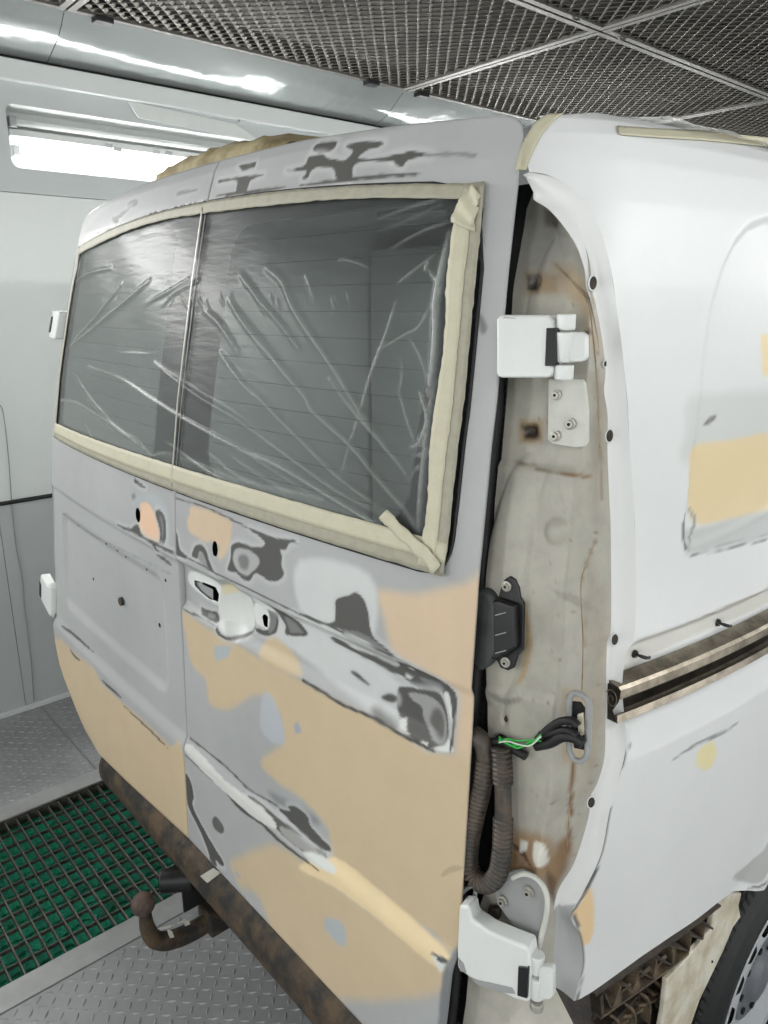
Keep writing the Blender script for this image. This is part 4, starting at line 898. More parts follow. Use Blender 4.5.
# lower bracket with its bent rim
lb = [(498, 878), (508, 872), (522, 870), (536, 877), (545, 890), (548, 905), (543, 935), (534, 955), (525, 948), (512, 925), (498, 905), (494, 890)]
slab('hinge_bracket', lb, OFF - .012, .005, 'bare', pil, .0015)
rim = spline([at_rear(u, v, OFF - .026) for u, v in [(512, 878), (525, 874), (538, 880), (546, 893), (547, 910), (543, 930), (537, 952)]], 5); MB().tube(rim, .0036, 8).build('bracket_rim', 'zinc2', pil, True)
for u, v, r in ((503, 900, .0075), (529, 891, .0078), (525, 944, .0065)): bolt(u, v, OFF - .018, r, pil, h=.008)
slab('bracket_clip', [(488, 908), (499, 909), (499, 920), (487, 918)], OFF - .01, .008, 'dusty2', pil, .001)
tb = spline([at_rear(u, v, OFF - .02) for u, v in [(456, 905), (462, 893), (471, 886), (476, 888), (473, 900), (466, 910)]], 4); MB().tube(tb, .0035, 7).build('hinge_strap', 'white', pil, True)
# seam beads
for L in ([(596, 540), (588, 560), (581, 585), (583, 640), (582, 690)], [(556, 265), (575, 284), (588, 300), (592, 325), (597, 380), (600, 448)], [(573, 765), (570, 800), (567, 850)], [(560, 480), (556, 500), (560, 545), (572, 548)]):
    MB().tube(spline([at_rear(u, v, OFF - .0005) for u, v in L], 5), .0009, 6).build('seam_bead', 'pillar2', pil, True)
# latch striker: black moulded block
lt = vpart('door_contact_block'); lt['label'] = 'black plastic block screwed to the pillar'
slab('base_plate', [(500, 590), (504, 580), (510, 576), (516, 580), (519, 588), (520, 598), (524, 604), (523, 650), (518, 656), (514, 668), (508, 671), (500, 668), (496, 660), (492, 655), (495, 610)], OFF - .013, .006, 'black', lt, .002)
slab('body', [(478, 604), (497, 600), (515, 606), (516, 648), (498, 660), (478, 660)], OFF - .015, .016, 'black', lt, .004)
slab('boot', [(478, 590), (488, 592), (496, 604), (496, 655), (488, 668), (476, 674), (470, 660), (470, 600)], OFF - .006, .026, 'boot', lt, .008)
for v0 in (614, 634, 652): slab('rib', [(495, v0 + 1), (506, v0 - 2), (506, v0 - 1), (495, v0 + 2)], OFF - .0305, .0012, 'bare', lt, .0003)
for u, v in ((507, 586), (506, 662)): bolt(u, v, OFF - .019, .0068, lt)
# slot opening with pale frame
fr = [at_rear(u, v, OFF - .003) for u, v in spline([(570, 698), (575, 693), (583, 696), (589, 704), (588, 735), (587, 755), (581, 761), (573, 758), (569, 745), (569, 715)], 3, True)]; fr.append(fr[0]); MB().tube(fr, .0042, 7, False).build('slot_frame', 'bare', pil, True)
slab('slot_opening', [(572, 701), (581, 702), (585, 708), (584, 750), (574, 748), (572, 735)], OFF - .001, .0008, 'dark', pil, 0)
slab('foam_block', [(577, 715), (583, 713), (584, 735), (578, 738)], OFF - .003, .004, 'archw', pil, .001)
slab('grommet_hole', [(u, v) for u, v in [(503 + 11 * math.cos(a), 748 + 15 * math.sin(a)) for a in np.linspace(0, 6.28, 15)[:-1]]], OFF - .002, .001, 'dark', pil, 0)
q = at_rear(507, 718, OFF); slab('drain_hole', [(507 + 3 * math.cos(a), 719 + 4 * math.sin(a)) for a in np.linspace(0, 6.28, 11)[:-1]], OFF - .001, .0012, 'dusty2', pil, 0)
# wiring
wr_ = vpart('wiring_loom'); wr_['label'] = 'green and black wires bridging two openings in the pillar'
for k in range(7):
    j = RNG.normal(0, 2.2, 8); pts = [(499, 741 + j[0]), (508, 742 + j[1]), (518, 745 + j[2]), (530, 743 + j[3] * 1.6), (541, 738 + j[4])]
    MB().tube(spline([at_rear(u, v, OFF - .022 - .0015 * k) for u, v in pts], 5), .0011, 6).build('wire', 'green' if k < 6 else 'wwire', wr_, True)
for pts, r in (([(538, 740), (548, 730), (560, 722), (572, 721), (578, 726)], .0055), ([(536, 746), (550, 743), (562, 737), (575, 738), (583, 744)], .0068), ([(540, 735), (552, 733), (566, 730), (578, 736)], .005), ([(492, 742), (504, 742), (512, 748), (526, 756)], .0062), ([(488, 744), (497, 743), (505, 738)], .004)):
    MB().tube(spline([at_rear(u, v, OFF - .018) for u, v in pts], 5), r, 8).build('taped_cable', 'rubber', wr_, True)
# corrugated conduit looping down and back up
hp = [(474, 734), (480, 739), (485, 752), (484, 775), (479, 800), (473, 825), (469, 850), (470, 868), (478, 881), (489, 883), (498, 873), (502, 850), (503, 820), (503, 790), (502, 760), (501, 748)]
hv = resamp(spline([at_rear(u, v, OFF - .028) for u, v in hp], 8), 420); rr = [.0116 + (.0022 if (i // 3) % 2 else -.0012) for i in range(420)]
for i in range(420):
    if i < 36: rr[i] = .0125
    if 330 < i < 372 or 286 < i < 290: rr[i] = .0112
cd = under(MB().tube(hv, rr, 14).build('corrugated_hose', 'hose', None, True)); cd['label'] = 'brown ribbed hose looping down in the door gap'

# --- other shell parts: roof, far flank, floor pan, bulkhead
def shell_grid(fn, nu, nv, name, material, parent, flip=False, smooth=True):
    V = np.array([[fn(i / (nu - 1), j / (nv - 1)) for j in range(nv)] for i in range(nu)]).reshape(-1, 3)
    me = mesh(name, V, grid_faces(nu, nv, 0, flip).tolist(), material, parent, smooth); return me
def rooff(a, b):
    x = -.775 + 1.55 * a; y = yr(abs(x), 2.012) + .016 + (4.1 - yr(abs(x), 2.012)) * b ** 2; x -= math.copysign(.055 * (max(0, .75 - y) / .55) ** 2, x) * abs(x) / .775
    z = 2.024 + .014 * (1 - (x / .775) ** 2) - .03 * (1 - sm(.0, .16, y - yr(abs(x), 2.012))); return (x, y, z)
under(shell_grid(rooff, 24, 30, 'roof', 'white', None, True))
def leftf(a, b):
    z = .45 + (ZTOP - .45) * (1 - a); y0 = yr(np.interp(z, ZR, XR), z) + .012; y = y0 + (4.2 - y0) * b ** 2
    z = max(z, (float(zbot(y)) if .4 < y < 1.5 else z), .90 - (y - y0) * .9)
    return (-float(g_body(y, z)), y, z)
under(shell_grid(leftf, 50, 60, 'left_side_panel', 'white', None, True))
under(MB().box((-.90, .10, .58), (.90, 4.1, .62)).build('load_floor', 'dusty2', None))
dl = vpart('added_cabin_lamp'); MB().box((-.12, .70, 1.985), (.12, .78, 2.0)).build('added_lamp_lens', 'tube_off', dl, bevel=.004)  # unseen lamp added to brighten the interior behind the glass
pl = bpy.data.lights.new('cabin_fill_light', 'AREA'); pl.shape = 'RECTANGLE'; pl.size = .22; pl.size_y = .07; pl.energy = CABIN_FILL_W; plo = bpy.data.objects.new('cabin_fill_light', pl); COL.objects.link(plo); plo.parent = dl; plo.location = (0, .74, 1.98)
bk = vpart('bulkhead'); MB().box((-.86, 1.30, .62), (.86, 1.33, 1.97)).build('bulkhead_panel', 'bulk', bk, bevel=.01)
for x0, x1 in ((-.50, -.46), (-.1, -.06), (.30, .34)): MB().box((x0, 1.285, .65), (x1, 1.30, 1.95)).build('stiffener', 'bulk', bk, bevel=.004)
under(shell_grid(lambda a, b: (-.93 + 1.86 * a, 4.2 + .25 * math.sin(math.pi * a) * math.sin(math.pi * min(1, b + .1)), .5 + 1.5 * b), 12, 12, 'front_panel', 'white', None, True))
MBt = MB().box((-.80, .14, .63), (.80, .17, .655)); under(MBt.build('door_sill', 'dusty2', None, bevel=.005))

# --- slide rail in its channel
rl = vpart('slide_rail'); rl['label'] = 'steel sliding door rail in the channel of the right side panel'
ra, rb = at_side(617, 684), at_side(623, 720); zt_, zb_ = ra[2] - .002, rb[2] + .002; y_0 = at_side(616, 700)[1]
ysr = np.r_[np.linspace(y_0, 1.2, 30), np.linspace(1.3, 2.8, 16)]
def sweep(prof, name, material, close=False, bevel=0):
    n = len(prof); vs = [(s_side(y, 1.26, True) + dx, y, z) for y in ysr for dx, z in prof]; K = len(ysr)
    fs = [(i * n + j, (i + 1) * n + j, (i + 1) * n + (j + 1) % n, i * n + (j + 1) % n) for i in range(K - 1) for j in range(n if close else n - 1)]
    fs += [tuple(range(n)), tuple(range((K - 1) * n + n - 1, (K - 1) * n - 1, -1))] if close else []
    return MB().add(vs, fs).build(name, material, rl)
T_ = .003; h_ = zt_ - zb_
sweep([(.0, zt_ + .006), (.022, zt_ - .001), (.026, zt_ - .005), (.026, zt_ - h_ * .34), (.022, zt_ - h_ * .34), (.021, zt_ - .008), (.0, zt_ - .002)], 'upper_flange', 'rail', True)
sweep([(.002, zt_ - .004), (.007, zt_ - .004), (.007, zb_ + .003), (.002, zb_ + .003)], 'back_plate', 'raildark', True)
sweep([(.0, zb_ + .006), (.018, zb_ + .001), (.020, zb_ + .010), (.024, zb_ + .010), (.025, zb_ - .002), (.0, zb_)], 'lower_flange', 'rail', True)
xb = s_side(y_0 + .03, 1.26, True)
mb = MB().add([(xb, y_0 - .002, zt_), (xb + .022, y_0 - .002, zt_ - .004), (xb + .020, y_0 - .002, zt_ - h_ * .4), (xb + .012, y_0 - .002, zb_ + h_ * .3), (xb + .02, y_0 - .002, zb_), (xb, y_0 - .002, zb_)], [(5, 4, 3, 2, 1, 0)]); mb.build('end_cap', 'raildark', rl)
sp = [(xb + .010 + (.0022 + .0009 * a) * math.cos(a), y_0 - .004, (zt_ + zb_) / 2 + .006 + (.0028 + .0014 * a) * math.sin(a)) for a in np.linspace(0, 9, 26)]; MB().tube(sp, .0008, 5).build('coiled_edge', 'rail', rl, True)
for u, v in ((646, 658), (729, 626)):
    p = at_side(u, v); p[0] = s_side(p[1], p[2], True); c = MB().tube([p, p + [.004, 0, 0]], [.0062, .0052], 12).build('rail_clip', 'black', rl)
    MB().tube(spline([p + [.003, 0, 0], p + [.012, .004, -.002], p + [.016, .012, -.005], p + [.014, .018, -.006]], 4), [.0022] * 3 + [.0028] * 4 + [.002] * 6, 7).build('clip_pin', 'black', c, True)

# --- rear wheel
wh = vpart('rear_wheel'); wh.location = (.952, WC[0], WC[1]); wh['label'] = 'black tyre on a silver steel rim with round vent holes'
def lathe_x(prof, n, name, material, parent, smooth=True, tooth=None):
    V = []; k = len(prof)
    for i in range(n):
        a = 2 * math.pi * i / n
        for j, (xx, r) in enumerate(prof):
            if tooth and j in tooth and (i % 3 == 0): r -= tooth[j]
            V.append((xx, r * math.cos(a), r * math.sin(a)))
    F = [(i * k + j, ((i + 1) % n) * k + j, ((i + 1) % n) * k + j + 1, i * k + j + 1) for i in range(n) for j in range(k - 1)]
    return mesh(name, V, F, material, parent, smooth)
TR = .320
lathe_x([(-.215, .20), (-.225, .24), (-.222, .29), (-.205, TR - .012), (-.19, TR - .002), (-.15, TR), (-.147, TR - .008), (-.141, TR - .008), (-.138, TR), (-.09, TR + .001), (-.087, TR - .008), (-.081, TR - .008), (-.078, TR), (-.04, TR - .002), (-.036, TR - .008), (-.030, TR - .010), (-.032, TR - .004), (-.022, TR - .012), (-.008, TR - .028), (.002, .27), (0, .245), (-.008, .232), (-.012, .225)], 276, 'tyre', 'tyre', wh, False, {4: .006, 5: .005, 8: .004, 9: .004, 12: .004, 13: .004, 16: .005})
# rim: flange, disc with a ring of holes, hub cover
lathe_x([(-.015, .222), (-.004, .231), (-.001, .226), (-.004, .218), (-.013, .2135)], 96, 'rim_flange', 'rim', wh)
na, nr = 420, 46; rr_ = np.linspace(.085, .214, nr); aa = np.linspace(0, 2 * math.pi, na + 1); Av, Rv = np.meshgrid(aa, rr_, indexing='ij'); PP = np.stack([Av.ravel() * .178, Rv.ravel()], 1)
dead = np.zeros(len(PP), bool); NH = 16
for k in range(NH): dead |= cut(PP, ell((2 * math.pi * (k + .5) / NH * .178, .176), .0225, .0210), .0028)
ff = grid_faces(na + 1, nr); ff = ff[~dead[ff].any(1)]; a_2 = PP[:, 0] / .178
VX = -.022 - .028 * sm(.214, .165, PP[:, 1]) * 0 + np.interp(PP[:, 1], [.085, .11, .14, .16, .195, .214], [-.034, -.012, .008, .010, .002, -.012])
V = np.stack([VX - 0, PP[:, 1] * np.cos(a_2), PP[:, 1] * np.sin(a_2)], 1); np_mesh('rim_disc', V, ff, 'rim', wh)
lathe_x([(-.07, .215), (-.072, .10)], 48, 'rim_well', 'dark', wh)
lathe_x([(-.048, .100), (-.034, .096), (-.030, .085), (-.034, .07), (-.028, .05), (-.018, .045), (-.014, .03), (-.014, .0)], 64, 'hub_cover', 'hub', wh)
for k in range(8):
    a = k * math.pi / 4; c = np.array([-.031, -0 + .074 * math.cos(a), .074 * math.sin(a)]); MB().tube([c, c + [.003, 0, 0]], .008, 10).build('hub_recess', 'dark', wh)

whs = []
for i in range(25):
    a = math.pi * (i / 24) * 1.16 - .08 * math.pi; whs += [(xx, WC[0] + (ar + .012) * math.cos(a), max(.40, WC[1] + (ar + .012) * math.sin(a))) for xx in (.925, .62)]
whs_f = [(2 * i, 2 * i + 1, 2 * i + 3, 2 * i + 2) for i in range(24)] + [tuple(2 * i + 1 for i in range(25))]
under(mesh('wheel_house', whs, whs_f, 'rubber', None))
# --- inner arch panel, ribbed bumper carrier
def on_x(X): return (lambda u, v: on_plane(u, v, 0, X)) if X > 0 else (lambda u, v: at_side(u, v, X))
arch_surf = lambda u, v: on_plane(u, v, 0, float(.936))
ia = vpart('inner_arch'); ia['label'] = 'cream inner wheel arch panel behind the bumper carrier'
slab('arch_panel', [(655, 1060), (664, 1010), (667, 980), (686, 960), (700, 944), (711, 928), (715, 908), (724, 896), (742, 893), (739, 905), (741, 917), (733, 928), (724, 950), (712, 975), (700, 1000), (686, 1040), (680, 1060)], 0, .010, 'archw', ia, .003, arch_surf)
MB().tube([arch_surf(712, 961) + [0, -.001, 0], arch_surf(712, 961) + [.001, -.002, 0]], .003, 8).build('arch_hole', 'dusty2', ia)
bc = vpart('bumper_carrier'); bc['label'] = 'dusty brown plastic bumper carrier with triangular ribs'
def strip_bar(name, pts, wpx, X, th, material):
    P = [on_x(X)(u, v) for u, v in pts]; d = (P[0] - CC) @ FW; mb = MB()
    for a, b in zip(P[:-1], P[1:]): mb.bar(a, b, wpx * d / F_PX, th, (1, 0, 0))
    return mb.build(name, material, bc)
slab('back_web', [(594, 993), (716, 905), (712, 922), (700, 932), (690, 946), (640, 980), (596, 1012)], 0, .004, 'dusty2', bc, .001, on_x(-.040))
slab('side_block', [(596, 1006), (640, 980), (664, 962), (668, 975), (662, 1010), (655, 1050), (585, 1050)], 0, .003, 'dusty2', bc, .001, on_x(-.044))
strip_bar('top_rail', [(593, 993), (640, 961), (680, 933), (718, 904)], 2.2, -.016, .012, 'dusty2'); strip_bar('bottom_rail', [(596, 1014), (640, 983), (664, 966), (684, 950)], 3, -.020, .02, 'dusty')
strip_bar('end_rail', [(596, 992), (598, 1013)], 5, -.020, .02, 'dusty2')
tri = [(600, 990), (607, 1006), (616, 980), (628, 986), (634, 967), (648, 975), (652, 955), (668, 962), (668, 943), (684, 948), (686, 932), (698, 936), (700, 920), (708, 926)]
for k, (p, q) in enumerate(zip(tri[:-1], tri[1:])): strip_bar('rib', [p, q], 2.2, -.022, .02, 'dusty' if k % 2 else 'dusty2')
for k, (p, q) in enumerate([((622, 990), (632, 984)), ((640, 976), (650, 968)), ((658, 964), (666, 956))]): strip_bar('rib_cap', [p, q], 3, -.018, .004, 'dusty')
for k in range(4):
    u0 = 606 + k * 15; v0 = 1012 - k * 11
    cpts = spline([(u0, v0), (u0 + 7, v0 + 5), (u0 + 10, v0 + 16), (u0 + 9, v0 + 30)], 3); strip_bar('curved_rib', [tuple(p) for p in cpts], 2.4, -.030, .02, 'dusty')
    cpts = spline([(u0 - 2, v0 + 12), (u0 + 8, v0 + 10), (u0 + 18, v0 + 4)], 3); strip_bar('curved_rib', [tuple(p) for p in cpts], 3.4, -.034, .02, 'dusty')
# flank inside, below the right tail corner

# --- rusty bumper beam and tow bar
bb = vpart('bumper_beam'); bb['label'] = 'rusty round bumper beam under the rear doors'
bx = np.linspace(-.53, .80, 40); vs = []; nseg = 20
BY, BZ = .052, .542
for i, x in enumerate(bx):
    k = math.sqrt(max(0.02, 1 - (max(0, (-.49 - x)) / .045) ** 2)) if x < -.49 else 1
    for j in range(nseg):
        a = 2 * math.pi * j / nseg; vs.append((x, BY + .055 * k * math.cos(a), BZ + .066 * k * math.sin(a)))
MB().add(vs, [(i * nseg + j, i * nseg + (j + 1) % nseg, (i + 1) * nseg + (j + 1) % nseg, (i + 1) * nseg + j) for i in range(39) for j in range(nseg)] + [tuple(range(nseg - 1, -1, -1))]).build('beam_tube', 'rust', bb, True)
def on_beam(u, v):
    r = ray(u, v); t = .3
    while t < 3:
        p = CC + t * r
        if ((p[1] - BY) / .0565) ** 2 + ((p[2] - BZ) / .0675) ** 2 < 1: return p
        t += .002
    return on_plane(u, v, 1, BY)
tg = [on_beam(*p) for p in ((201, 876), (214, 868), (221, 873), (208, 883))]; MB().add(tg + [p + np.array([0, -.002, .001]) for p in tg], [(0, 1, 2, 3), (7, 6, 5, 4), (0, 4, 5, 1), (1, 5, 6, 2), (2, 6, 7, 3), (3, 7, 4, 0)]).build('tape_tag', 'silver', bb)
for x in (.18, .50): MB().box((x, .07, BZ - .10), (x + .05, .13, BZ + .02)).build('beam_bracket', 'rust', bb, bevel=.006)
tw = vpart('tow_bar'); tw['label'] = 'swan neck tow bar with a rusty ball'
ox = lambda u, v: on_plane(u, v, 0, 0.0)
nk = spline([ox(145, 912), ox(147, 926), ox(153, 938), ox(164, 941), ox(180, 937), ox(198, 928), ox(208, 921)], 6)
MB().tube(nk, list(np.interp(np.linspace(0, 1, len(nk)), [0, .25, .5, 1], [.013, .018, .021, .023])), 14).build('neck', 'rust', tw, True)
bl = ox(143, 904); prof = [(.026 * math.cos(a), .026 * math.sin(a)) for a in np.linspace(-1.1, 1.25, 12)]
V = [(bl[0] + r * math.cos(t_), bl[1] + r * math.sin(t_), bl[2] + z) for r, z in prof for t_ in np.linspace(0, 2 * math.pi, 21)[:-1]]
MB().add(V, [(i * 20 + j, i * 20 + (j + 1) % 20, (i + 1) * 20 + (j + 1) % 20, (i + 1) * 20 + j) for i in range(11) for j in range(20)] + [tuple(11 * 20 + j for j in range(20))]).build('ball', 'rustball', tw, True)
for c in ([(167, 929), (172, 931), (174, 937), (170, 938), (168, 934)], [(183, 921), (189, 920), (190, 924), (185, 926)], [(158, 928), (170, 925), (171, 927), (160, 930)], [(175, 924), (186, 918), (184, 922)]):
    P = [on_plane(u, v, 0, .0225) for u, v in c]; MB().add(P + [p + np.array([.001, 0, 0]) for p in P], [tuple(range(len(P))), tuple(range(2 * len(P) - 1, len(P) - 1, -1))]).build('paint_flake', 'flake', tw)
MB().box((-.03, ox(208, 921)[1] - .01, .34), (.035, .10, .40)).build('receiver', 'rust', tw, bevel=.006)
MB().box((-.028, ox(187, 900)[1], .40), (-.020, .10, .50)).build('side_plate', 'rubber', tw, bevel=.002)
so = on_plane(177, 880, 0, -.03); MB().tube([so + [.02, .03, 0], so + [-.02, -.03, 0], so + [-.022, -.034, 0]], [.027, .027, .022], 18).build('trailer_socket', 'black', tw, bevel=.003)
MB().tube(spline([so + [.0, .02, -.01], so + [.02, .05, -.02], so + [.05, .10, .01]], 5), .008, 8).build('socket_cable', 'rubber', tw, True)

# ------------------------------------------------------------------ masking on the rear windows
ms = tag(empty('masking_sheet', (0, .05, 1.43)), 'clear wrinkled plastic film taped over the two rear windows', 'plastic sheet')
def undm(o): o.parent = ms; o.matrix_parent_inverse = Matrix.Translation((0, -.05, -1.43)); return o
st = .0030; fx = np.linspace(-.722, .705, int(1.427 / st)); nz3 = int(.52 / st)
SX, ST_ = np.meshgrid(fx, np.linspace(0, 1, nz3), indexing='ij'); zt2 = 1.950 - .036 * (SX / .69) ** 2; SZ = 1.450 + (zt2 - 1.450) * ST_
P = np.stack([SX.ravel(), SZ.ravel()], 1); fold = np.zeros(len(P)); lift = np.zeros(len(P))
c4 = lambda pts: [(240 + x / 2.954, 160 + y / 2.954) for x, y in pts]; c6 = lambda pts: [(240 + x / 2.954, 380 + y / 2.954) for x, y in pts]
l1 = lambda pts: [(60 + x / 3.84, 180 + y / 3.84) for x, y in pts]; l2 = lambda pts: [(60 + x / 3.84, 340 + y / 3.84) for x, y in pts]
r4 = lambda pts: [(380 + x * .2147, 180 + y * .2148) for x, y in pts]
WR = [(c4([(5, 340), (60, 410), (120, 480), (175, 555)]), 5, .25), (c4([(85, 320), (130, 360), (160, 430), (210, 510), (280, 610), (360, 740)]) + c6([(430, 190), (500, 280)]), 7, .35),
      (c4([(0, 455), (60, 530), (130, 620), (200, 700)]) + c6([(220, 90), (330, 190), (420, 300), (490, 380), (520, 430)]), 7, .35), (c4([(0, 640), (60, 700)]) + c6([(90, 80), (180, 170), (280, 270), (380, 350), (440, 390)]), 6, .3),
      (c6([(0, 120), (100, 190), (200, 260), (300, 330), (430, 400)]), 6, .3), (c6([(0, 205), (120, 255), (250, 330), (400, 420), (450, 450)]), 5, .55), (c6([(270, 0), (340, 90), (420, 180), (500, 280)]), 5, .4),
      (c4([(465, 420), (440, 500), (400, 610), (360, 740)]) + c6([(320, 210), (295, 310)]), 3, .5), (c4([(200, 340), (215, 380), (225, 410)]), 4, .4), (c4([(300, 290), (340, 300), (380, 315)]), 4, .3),
      (l1([(25, 655), (120, 550), (180, 480), (240, 400)]), 5, .3), (l1([(30, 650), (130, 570), (250, 470), (350, 385)]), 6, .35), (l1([(60, 395), (110, 360), (200, 338)]), 5, .3), (l1([(60, 400), (75, 330), (80, 280)]), 5, .3),
      (l1([(560, 500), (620, 550), (690, 660)]), 6, .3), (l1([(700, 370), (750, 430), (790, 500)]), 6, .3), (l1([(655, 460), (700, 530), (768, 620), (830, 700)]), 6, .3), (l1([(620, 665), (700, 768), (770, 850)]), 6, .3), (l1([(400, 480), (450, 430), (540, 385)]), 4, .2), (l1([(340, 470), (400, 440), (500, 380)]), 4, .2),
      (l2([(110, 100), (240, 150), (360, 230), (450, 285), (560, 345), (680, 410), (768, 460)]) + c6([(60, 240), (200, 330)]), 4, .5), (l2([(365, 90), (460, 160), (570, 235), (680, 300), (768, 365), (900, 450)]), 6, .1), (l2([(50, 110), (120, 220), (200, 310)]), 4, .2), (l2([(100, 210), (180, 300), (330, 420)]), 4, .3), (l2([(100, 320), (140, 400)]), 3, .2), (l2([(230, 50), (370, 55)]), 2, .25),
      (l2([(400, 380), (560, 500), (640, 540)]), 3, .3), (l2([(560, 420), (680, 520), (768, 560)]), 3, .3), (l2([(650, 440), (768, 520), (900, 600)]), 3, .3),
      (r4([(0, 180), (200, 110), (400, 60)]), 3, .35), (r4([(60, 320), (200, 240), (340, 190)]), 3, .4), (r4([(90, 480), (180, 410), (260, 350)]), 3, .45), (r4([(0, 240), (150, 180), (330, 90)]), 2, .25), (r4([(0, 790), (120, 720), (190, 680), (250, 570)]), 3, .5), (r4([(150, 740), (200, 840), (230, 950)]), 3, .5), (r4([(330, 250), (300, 400), (270, 560), (260, 720)]), 7, .9), (r4([(270, 560), (265, 760), (235, 1000)]), 8, .85), (r4([(100, 830), (110, 900), (90, 1010)]), 2, .4), (r4([(230, 380), (220, 420)]), 3, .9), (r4([(240, 420), (290, 500), (270, 560)]), 4, .6), (r4([(420, 80), (370, 130)]), 6, .6),
      (c6([(470, 20), (500, 120), (520, 180)]), 3, .5), (c6([(540, 40), (560, 120), (530, 200)]), 6, .7), (c6([(510, 200), (550, 190), (560, 215), (520, 225)]), 5, .5), (c6([(580, 0), (560, 150), (540, 330), (530, 440)]), 7, .55), (c6([(500, 300), (530, 260), (545, 250)]), 3, .4)]
for k in range(26):   # small gathers along the heater band
    u = RNG.uniform(75, 360); v = 304 - (u - 75) * .01 + RNG.normal() * 3; WR.append(([(u, v + 5), (u + 2.5 * (1 if u < 180 else -1), v), (u + 4 * (1 if u < 180 else -1), v - 5)], 2.2, .12))
for k in range(34):   # fine gathers along the lower tape
    u = RNG.uniform(80, 400); v = 455 + (u - 80) * .25 + RNG.uniform(-14, 8); WR.append(([(u - 9, v - 9), (u, v), (u + 9, v + 7)], 2.2, RNG.uniform(.1, .3)))
for pts, wpx, f in WR:
    q = spline([at_rear(u, v)[[0, 2]] for u, v in pts], 4); pad = .04; lo = q.min(0) - pad; hi = q.max(0) + pad; idx = np.where(((P >= lo) & (P <= hi)).all(1))[0]; pp = P[idx]
    d = np.full(len(pp), 1e9); tt = np.zeros(len(pp))
    for i in range(len(q) - 1):
        dd = seg_dist(pp, q[i], q[i + 1]); b = dd < d; d = np.where(b, dd, d); tt = np.where(b, (i + .5) / (len(q) - 1), tt)
    wd = wpx * .00085; a = np.exp(-(d / wd) ** 2) * np.sin(np.pi * np.clip(tt, .06, .94)) ** .5; lift[idx] = np.maximum(lift[idx], a * min(.0055, wd * 1.15)); fold[idx] = np.maximum(fold[idx], np.exp(-(d / (wd * .75)) ** 2) * f * np.sin(np.pi * np.clip(tt, .06, .94)) ** .5)
lay = spline(np.array([at_rear(u, v)[[0, 2]] for u, v in l2([(10, 228), (60, 235), (110, 262), (180, 305), (250, 355), (290, 370), (330, 410), (355, 440), (400, 430), (450, 442), (560, 480), (650, 520), (768, 555)]) + c6([(120, 320), (250, 350), (400, 415), (450, 440)])]), 4)
zl_ = np.interp(P[:, 0], lay[:, 0], lay[:, 1], left=lay[0, 1], right=1.44); second = P[:, 1] < zl_; fold += np.where(second, .14, 0) + .28 * np.exp(-((P[:, 1] - zl_) / .0035) ** 2) * (P[:, 0] < .5)
fold += .20 * (1 - sm(-.45, .55, P[:, 0])) + .02 + .07 * (1 - sm(1.75, 1.90, P[:, 1]))
Yf = yr(P[:, 0], P[:, 1]) - .0015 - lift - .0015 * (np.sin(P[:, 0] * 23 + P[:, 1] * 31) * .5 + .5)
Vf = np.stack([P[:, 0], Yf, P[:, 1]], 1)
undm(np_mesh('plastic_film', Vf, grid_faces(len(fx), nz3), 'film', None, None, {'fold': np.clip(fold, 0, 1)}))
def tape(name, pts_lo, pts_hi, material, off=-.0022, n=60, rag=.0, parent=None, jit=0):
    a = resamp(spline(np.array([(*p, 0) for p in pts_lo], float), 6), n)[:, :2]; b = resamp(spline(np.array([(*p, 0) for p in pts_hi], float), 6), n)[:, :2]
    vs = []
    for k in range(n):
        for t in (0, .25, .5, .75, 1):
            q = a[k] * (1 - t) + b[k] * t; q = q + (RNG.normal(0, rag, 2) if t in (0, 1) else 0)
            vs.append((q[0], yr(q[0], q[1]) + off - .0007 * math.sin(k * .9 + t * 3) * jit, q[1]))
    o = mesh(name, vs, grid_faces(n, 5).tolist(), material, None, True); s_ = o.modifiers.new('solid', 'SOLIDIFY'); s_.thickness = .0004; s_.offset = 0
    return undm(o) if parent is None else o
def zt3(x): return 1.966 - .036 * (x / .69) ** 2
xs9 = np.linspace(-.735, .745, 12)
tape('masking_tape', [(x, 1.433) for x in xs9], [(x, 1.461 - .002 * math.sin(x * 4)) for x in xs9], 'tape', -.0075, 90, .0003)
tape('masking_tape', [(x, 1.449 + .003 * math.sin(x * 3)) for x in xs9], [(x, 1.478 + .004 * math.sin(x * 3 + 1)) for x in xs9], 'tapec', -.0085, 90, .0003)['label'] = 'fresher cream tape strip'
tape('masking_tape', [(x, zt3(x) - .021 - .002 * math.sin(x * 9)) for x in np.linspace(-.70, .70, 12)], [(x, zt3(x) - .001) for x in np.linspace(-.70, .70, 12)], 'tape', -.0078, 90, .0005)
eR = lambda z: float(np.interp(z, [1.43, 1.46, 1.66, 1.908, 1.96], [.748, .750, .739, .712, .700]))
zz9 = np.linspace(1.435, 1.93, 10)
tape('masking_tape', [(-eR(z) + .004, z) for z in zz9], [(-eR(z) + .022, z) for z in zz9], 'tape', -.0080, 60, .0003)
tape('masking_tape', [(eR(z) - .003, z) for z in zz9], [(eR(z) - .034, z) for z in zz9], 'tape', -.0080, 60, .0004)
tape('masking_tape', [(eR(z) - .020, z) for z in np.linspace(1.44, 1.925, 10)], [(eR(z) - .046 + .003 * math.sin(z * 30), z) for z in np.linspace(1.44, 1.905, 10)], 'tapec', -.0090, 60, .0006)['label'] = 'fresher cream tape strip'
tape('masking_tape', [(SEAM - .0035, z) for z in np.linspace(1.44, 1.955, 8)], [(SEAM + .0012, z) for z in np.linspace(1.44, 1.955, 8)], 'silver', -.0085, 50, .0002)  # silver strip stands in for the film folded over the seam
pt = lambda L: [tuple(at_rear(u, v)[[0, 2]]) for u, v in L]
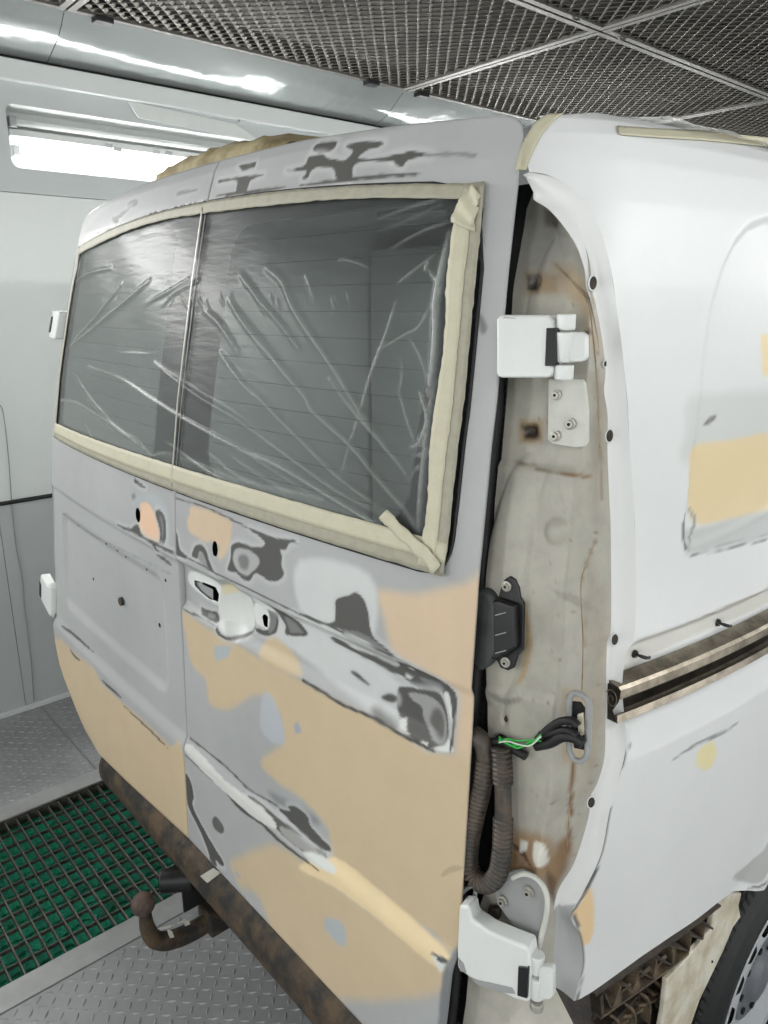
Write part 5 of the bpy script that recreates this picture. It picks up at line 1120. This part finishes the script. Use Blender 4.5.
tape('tape_tab', pt([(386, 516), (405, 536), (428, 558), (440, 572)]), pt([(394, 508), (416, 530), (438, 549), (447, 563)]), 'tapec', -.013, 24, .0004, None, 2)['label'] = 'loose end of cream tape'
tape('tape_tab', pt([(456, 222), (462, 205), (478, 184)]), pt([(480, 232), (482, 215), (486, 196)]), 'tapec', -.0105, 16, .0010, None, 2)
# ------------------------------------------------------------------ masking on the roof edge
rm = tag(empty('roof_masking', (.8, .4, 2.0)), 'white plastic film and cream tape along the right roof edge of the van', 'masking')
def undr(o): o.parent = rm; o.matrix_parent_inverse = Matrix.Translation((-.8, -.4, -2.0)); return o
def side_strip(name, lo, hi, material, off=.0015, n=40, nt=5, wob=0.0):
    a = resamp(spline(np.array([(*p, 0) for p in lo], float), 6), n)[:, :2]; b = resamp(spline(np.array([(*p, 0) for p in hi], float), 6), n)[:, :2]; vs = []
    for k in range(n):
        for t in np.linspace(0, 1, nt):
            q = a[k] * (1 - t) + b[k] * t; p = at_side(*q); vs.append(p + np.array([off + wob * RNG.uniform(0, 1), 0, off + wob * RNG.uniform(0, 1)]))
    o = mesh(name, vs, grid_faces(n, nt).tolist(), material, None, True); s_ = o.modifiers.new('solid', 'SOLIDIFY'); s_.thickness = .0005; s_.offset = 0; return undr(o)
side_strip('masking_tape', [(618, 136), (650, 138.5), (700, 141.5), (740, 145), (775, 148.5)], [(616, 127), (650, 129.5), (700, 132), (740, 136), (775, 139.5)], 'tapec', .0015)
side_strip('corner_tape', [(514, 172), (518, 155), (525, 138), (535, 124), (546, 116)], [(525, 172), (530, 157), (538, 141), (548, 127), (562, 115)], 'tapec', .002, 24)
vs = []; yy9 = np.linspace(.47, 2.6, 60)
for k, y in enumerate(yy9):
    for j, (xx, zz) in enumerate([(.812, 2.019), (.79, 2.026), (.765, 2.033), (.72, 2.040), (.64, 2.044), (.52, 2.046)]):
        tp = .055 * (max(0, .75 - y) / .55) ** 2; vs.append((xx - tp + RNG.uniform(0, .004), y + RNG.normal() * .004, zz + .002 + RNG.uniform(0, .008) * (1 if j > 0 else .3)))
o = undr(mesh('plastic_film', vs, grid_faces(60, 6).tolist(), 'rooffilm', None, True))
mp_ = tag(empty('masking_paper', (.1, .32, 2.04)), 'brown masking paper taped over the raised brake light at the rear edge of the roof', 'paper')
tops = [(192, 168), (200, 162), (215, 155), (240, 147), (262, 142), (290, 137), (310, 136), (318, 137), (322, 139)]
tw_ = [on_plane(u, v, 1, .34) for u, v in tops]; tw_ = resamp(np.array(tw_), 30); vs = []
for k, p in enumerate(tw_):
    e_ = math.sin(math.pi * min(max(k / 29, .02), .98)) ** .5
    for j in range(9):
        a = math.pi * j / 8; vs.append((p[0] + RNG.normal() * .002, .34 - .10 * math.cos(a), 2.034 + (p[2] - 2.034) * (math.sin(a) ** .6 if 0 < j < 8 else 0) + RNG.normal() * .0025))
o = mesh('paper_cover', vs, grid_faces(30, 9, 0, True).tolist(), 'paper', None, True); o.parent = mp_; o.matrix_parent_inverse = Matrix.Translation((-.1, -.32, -2.04))
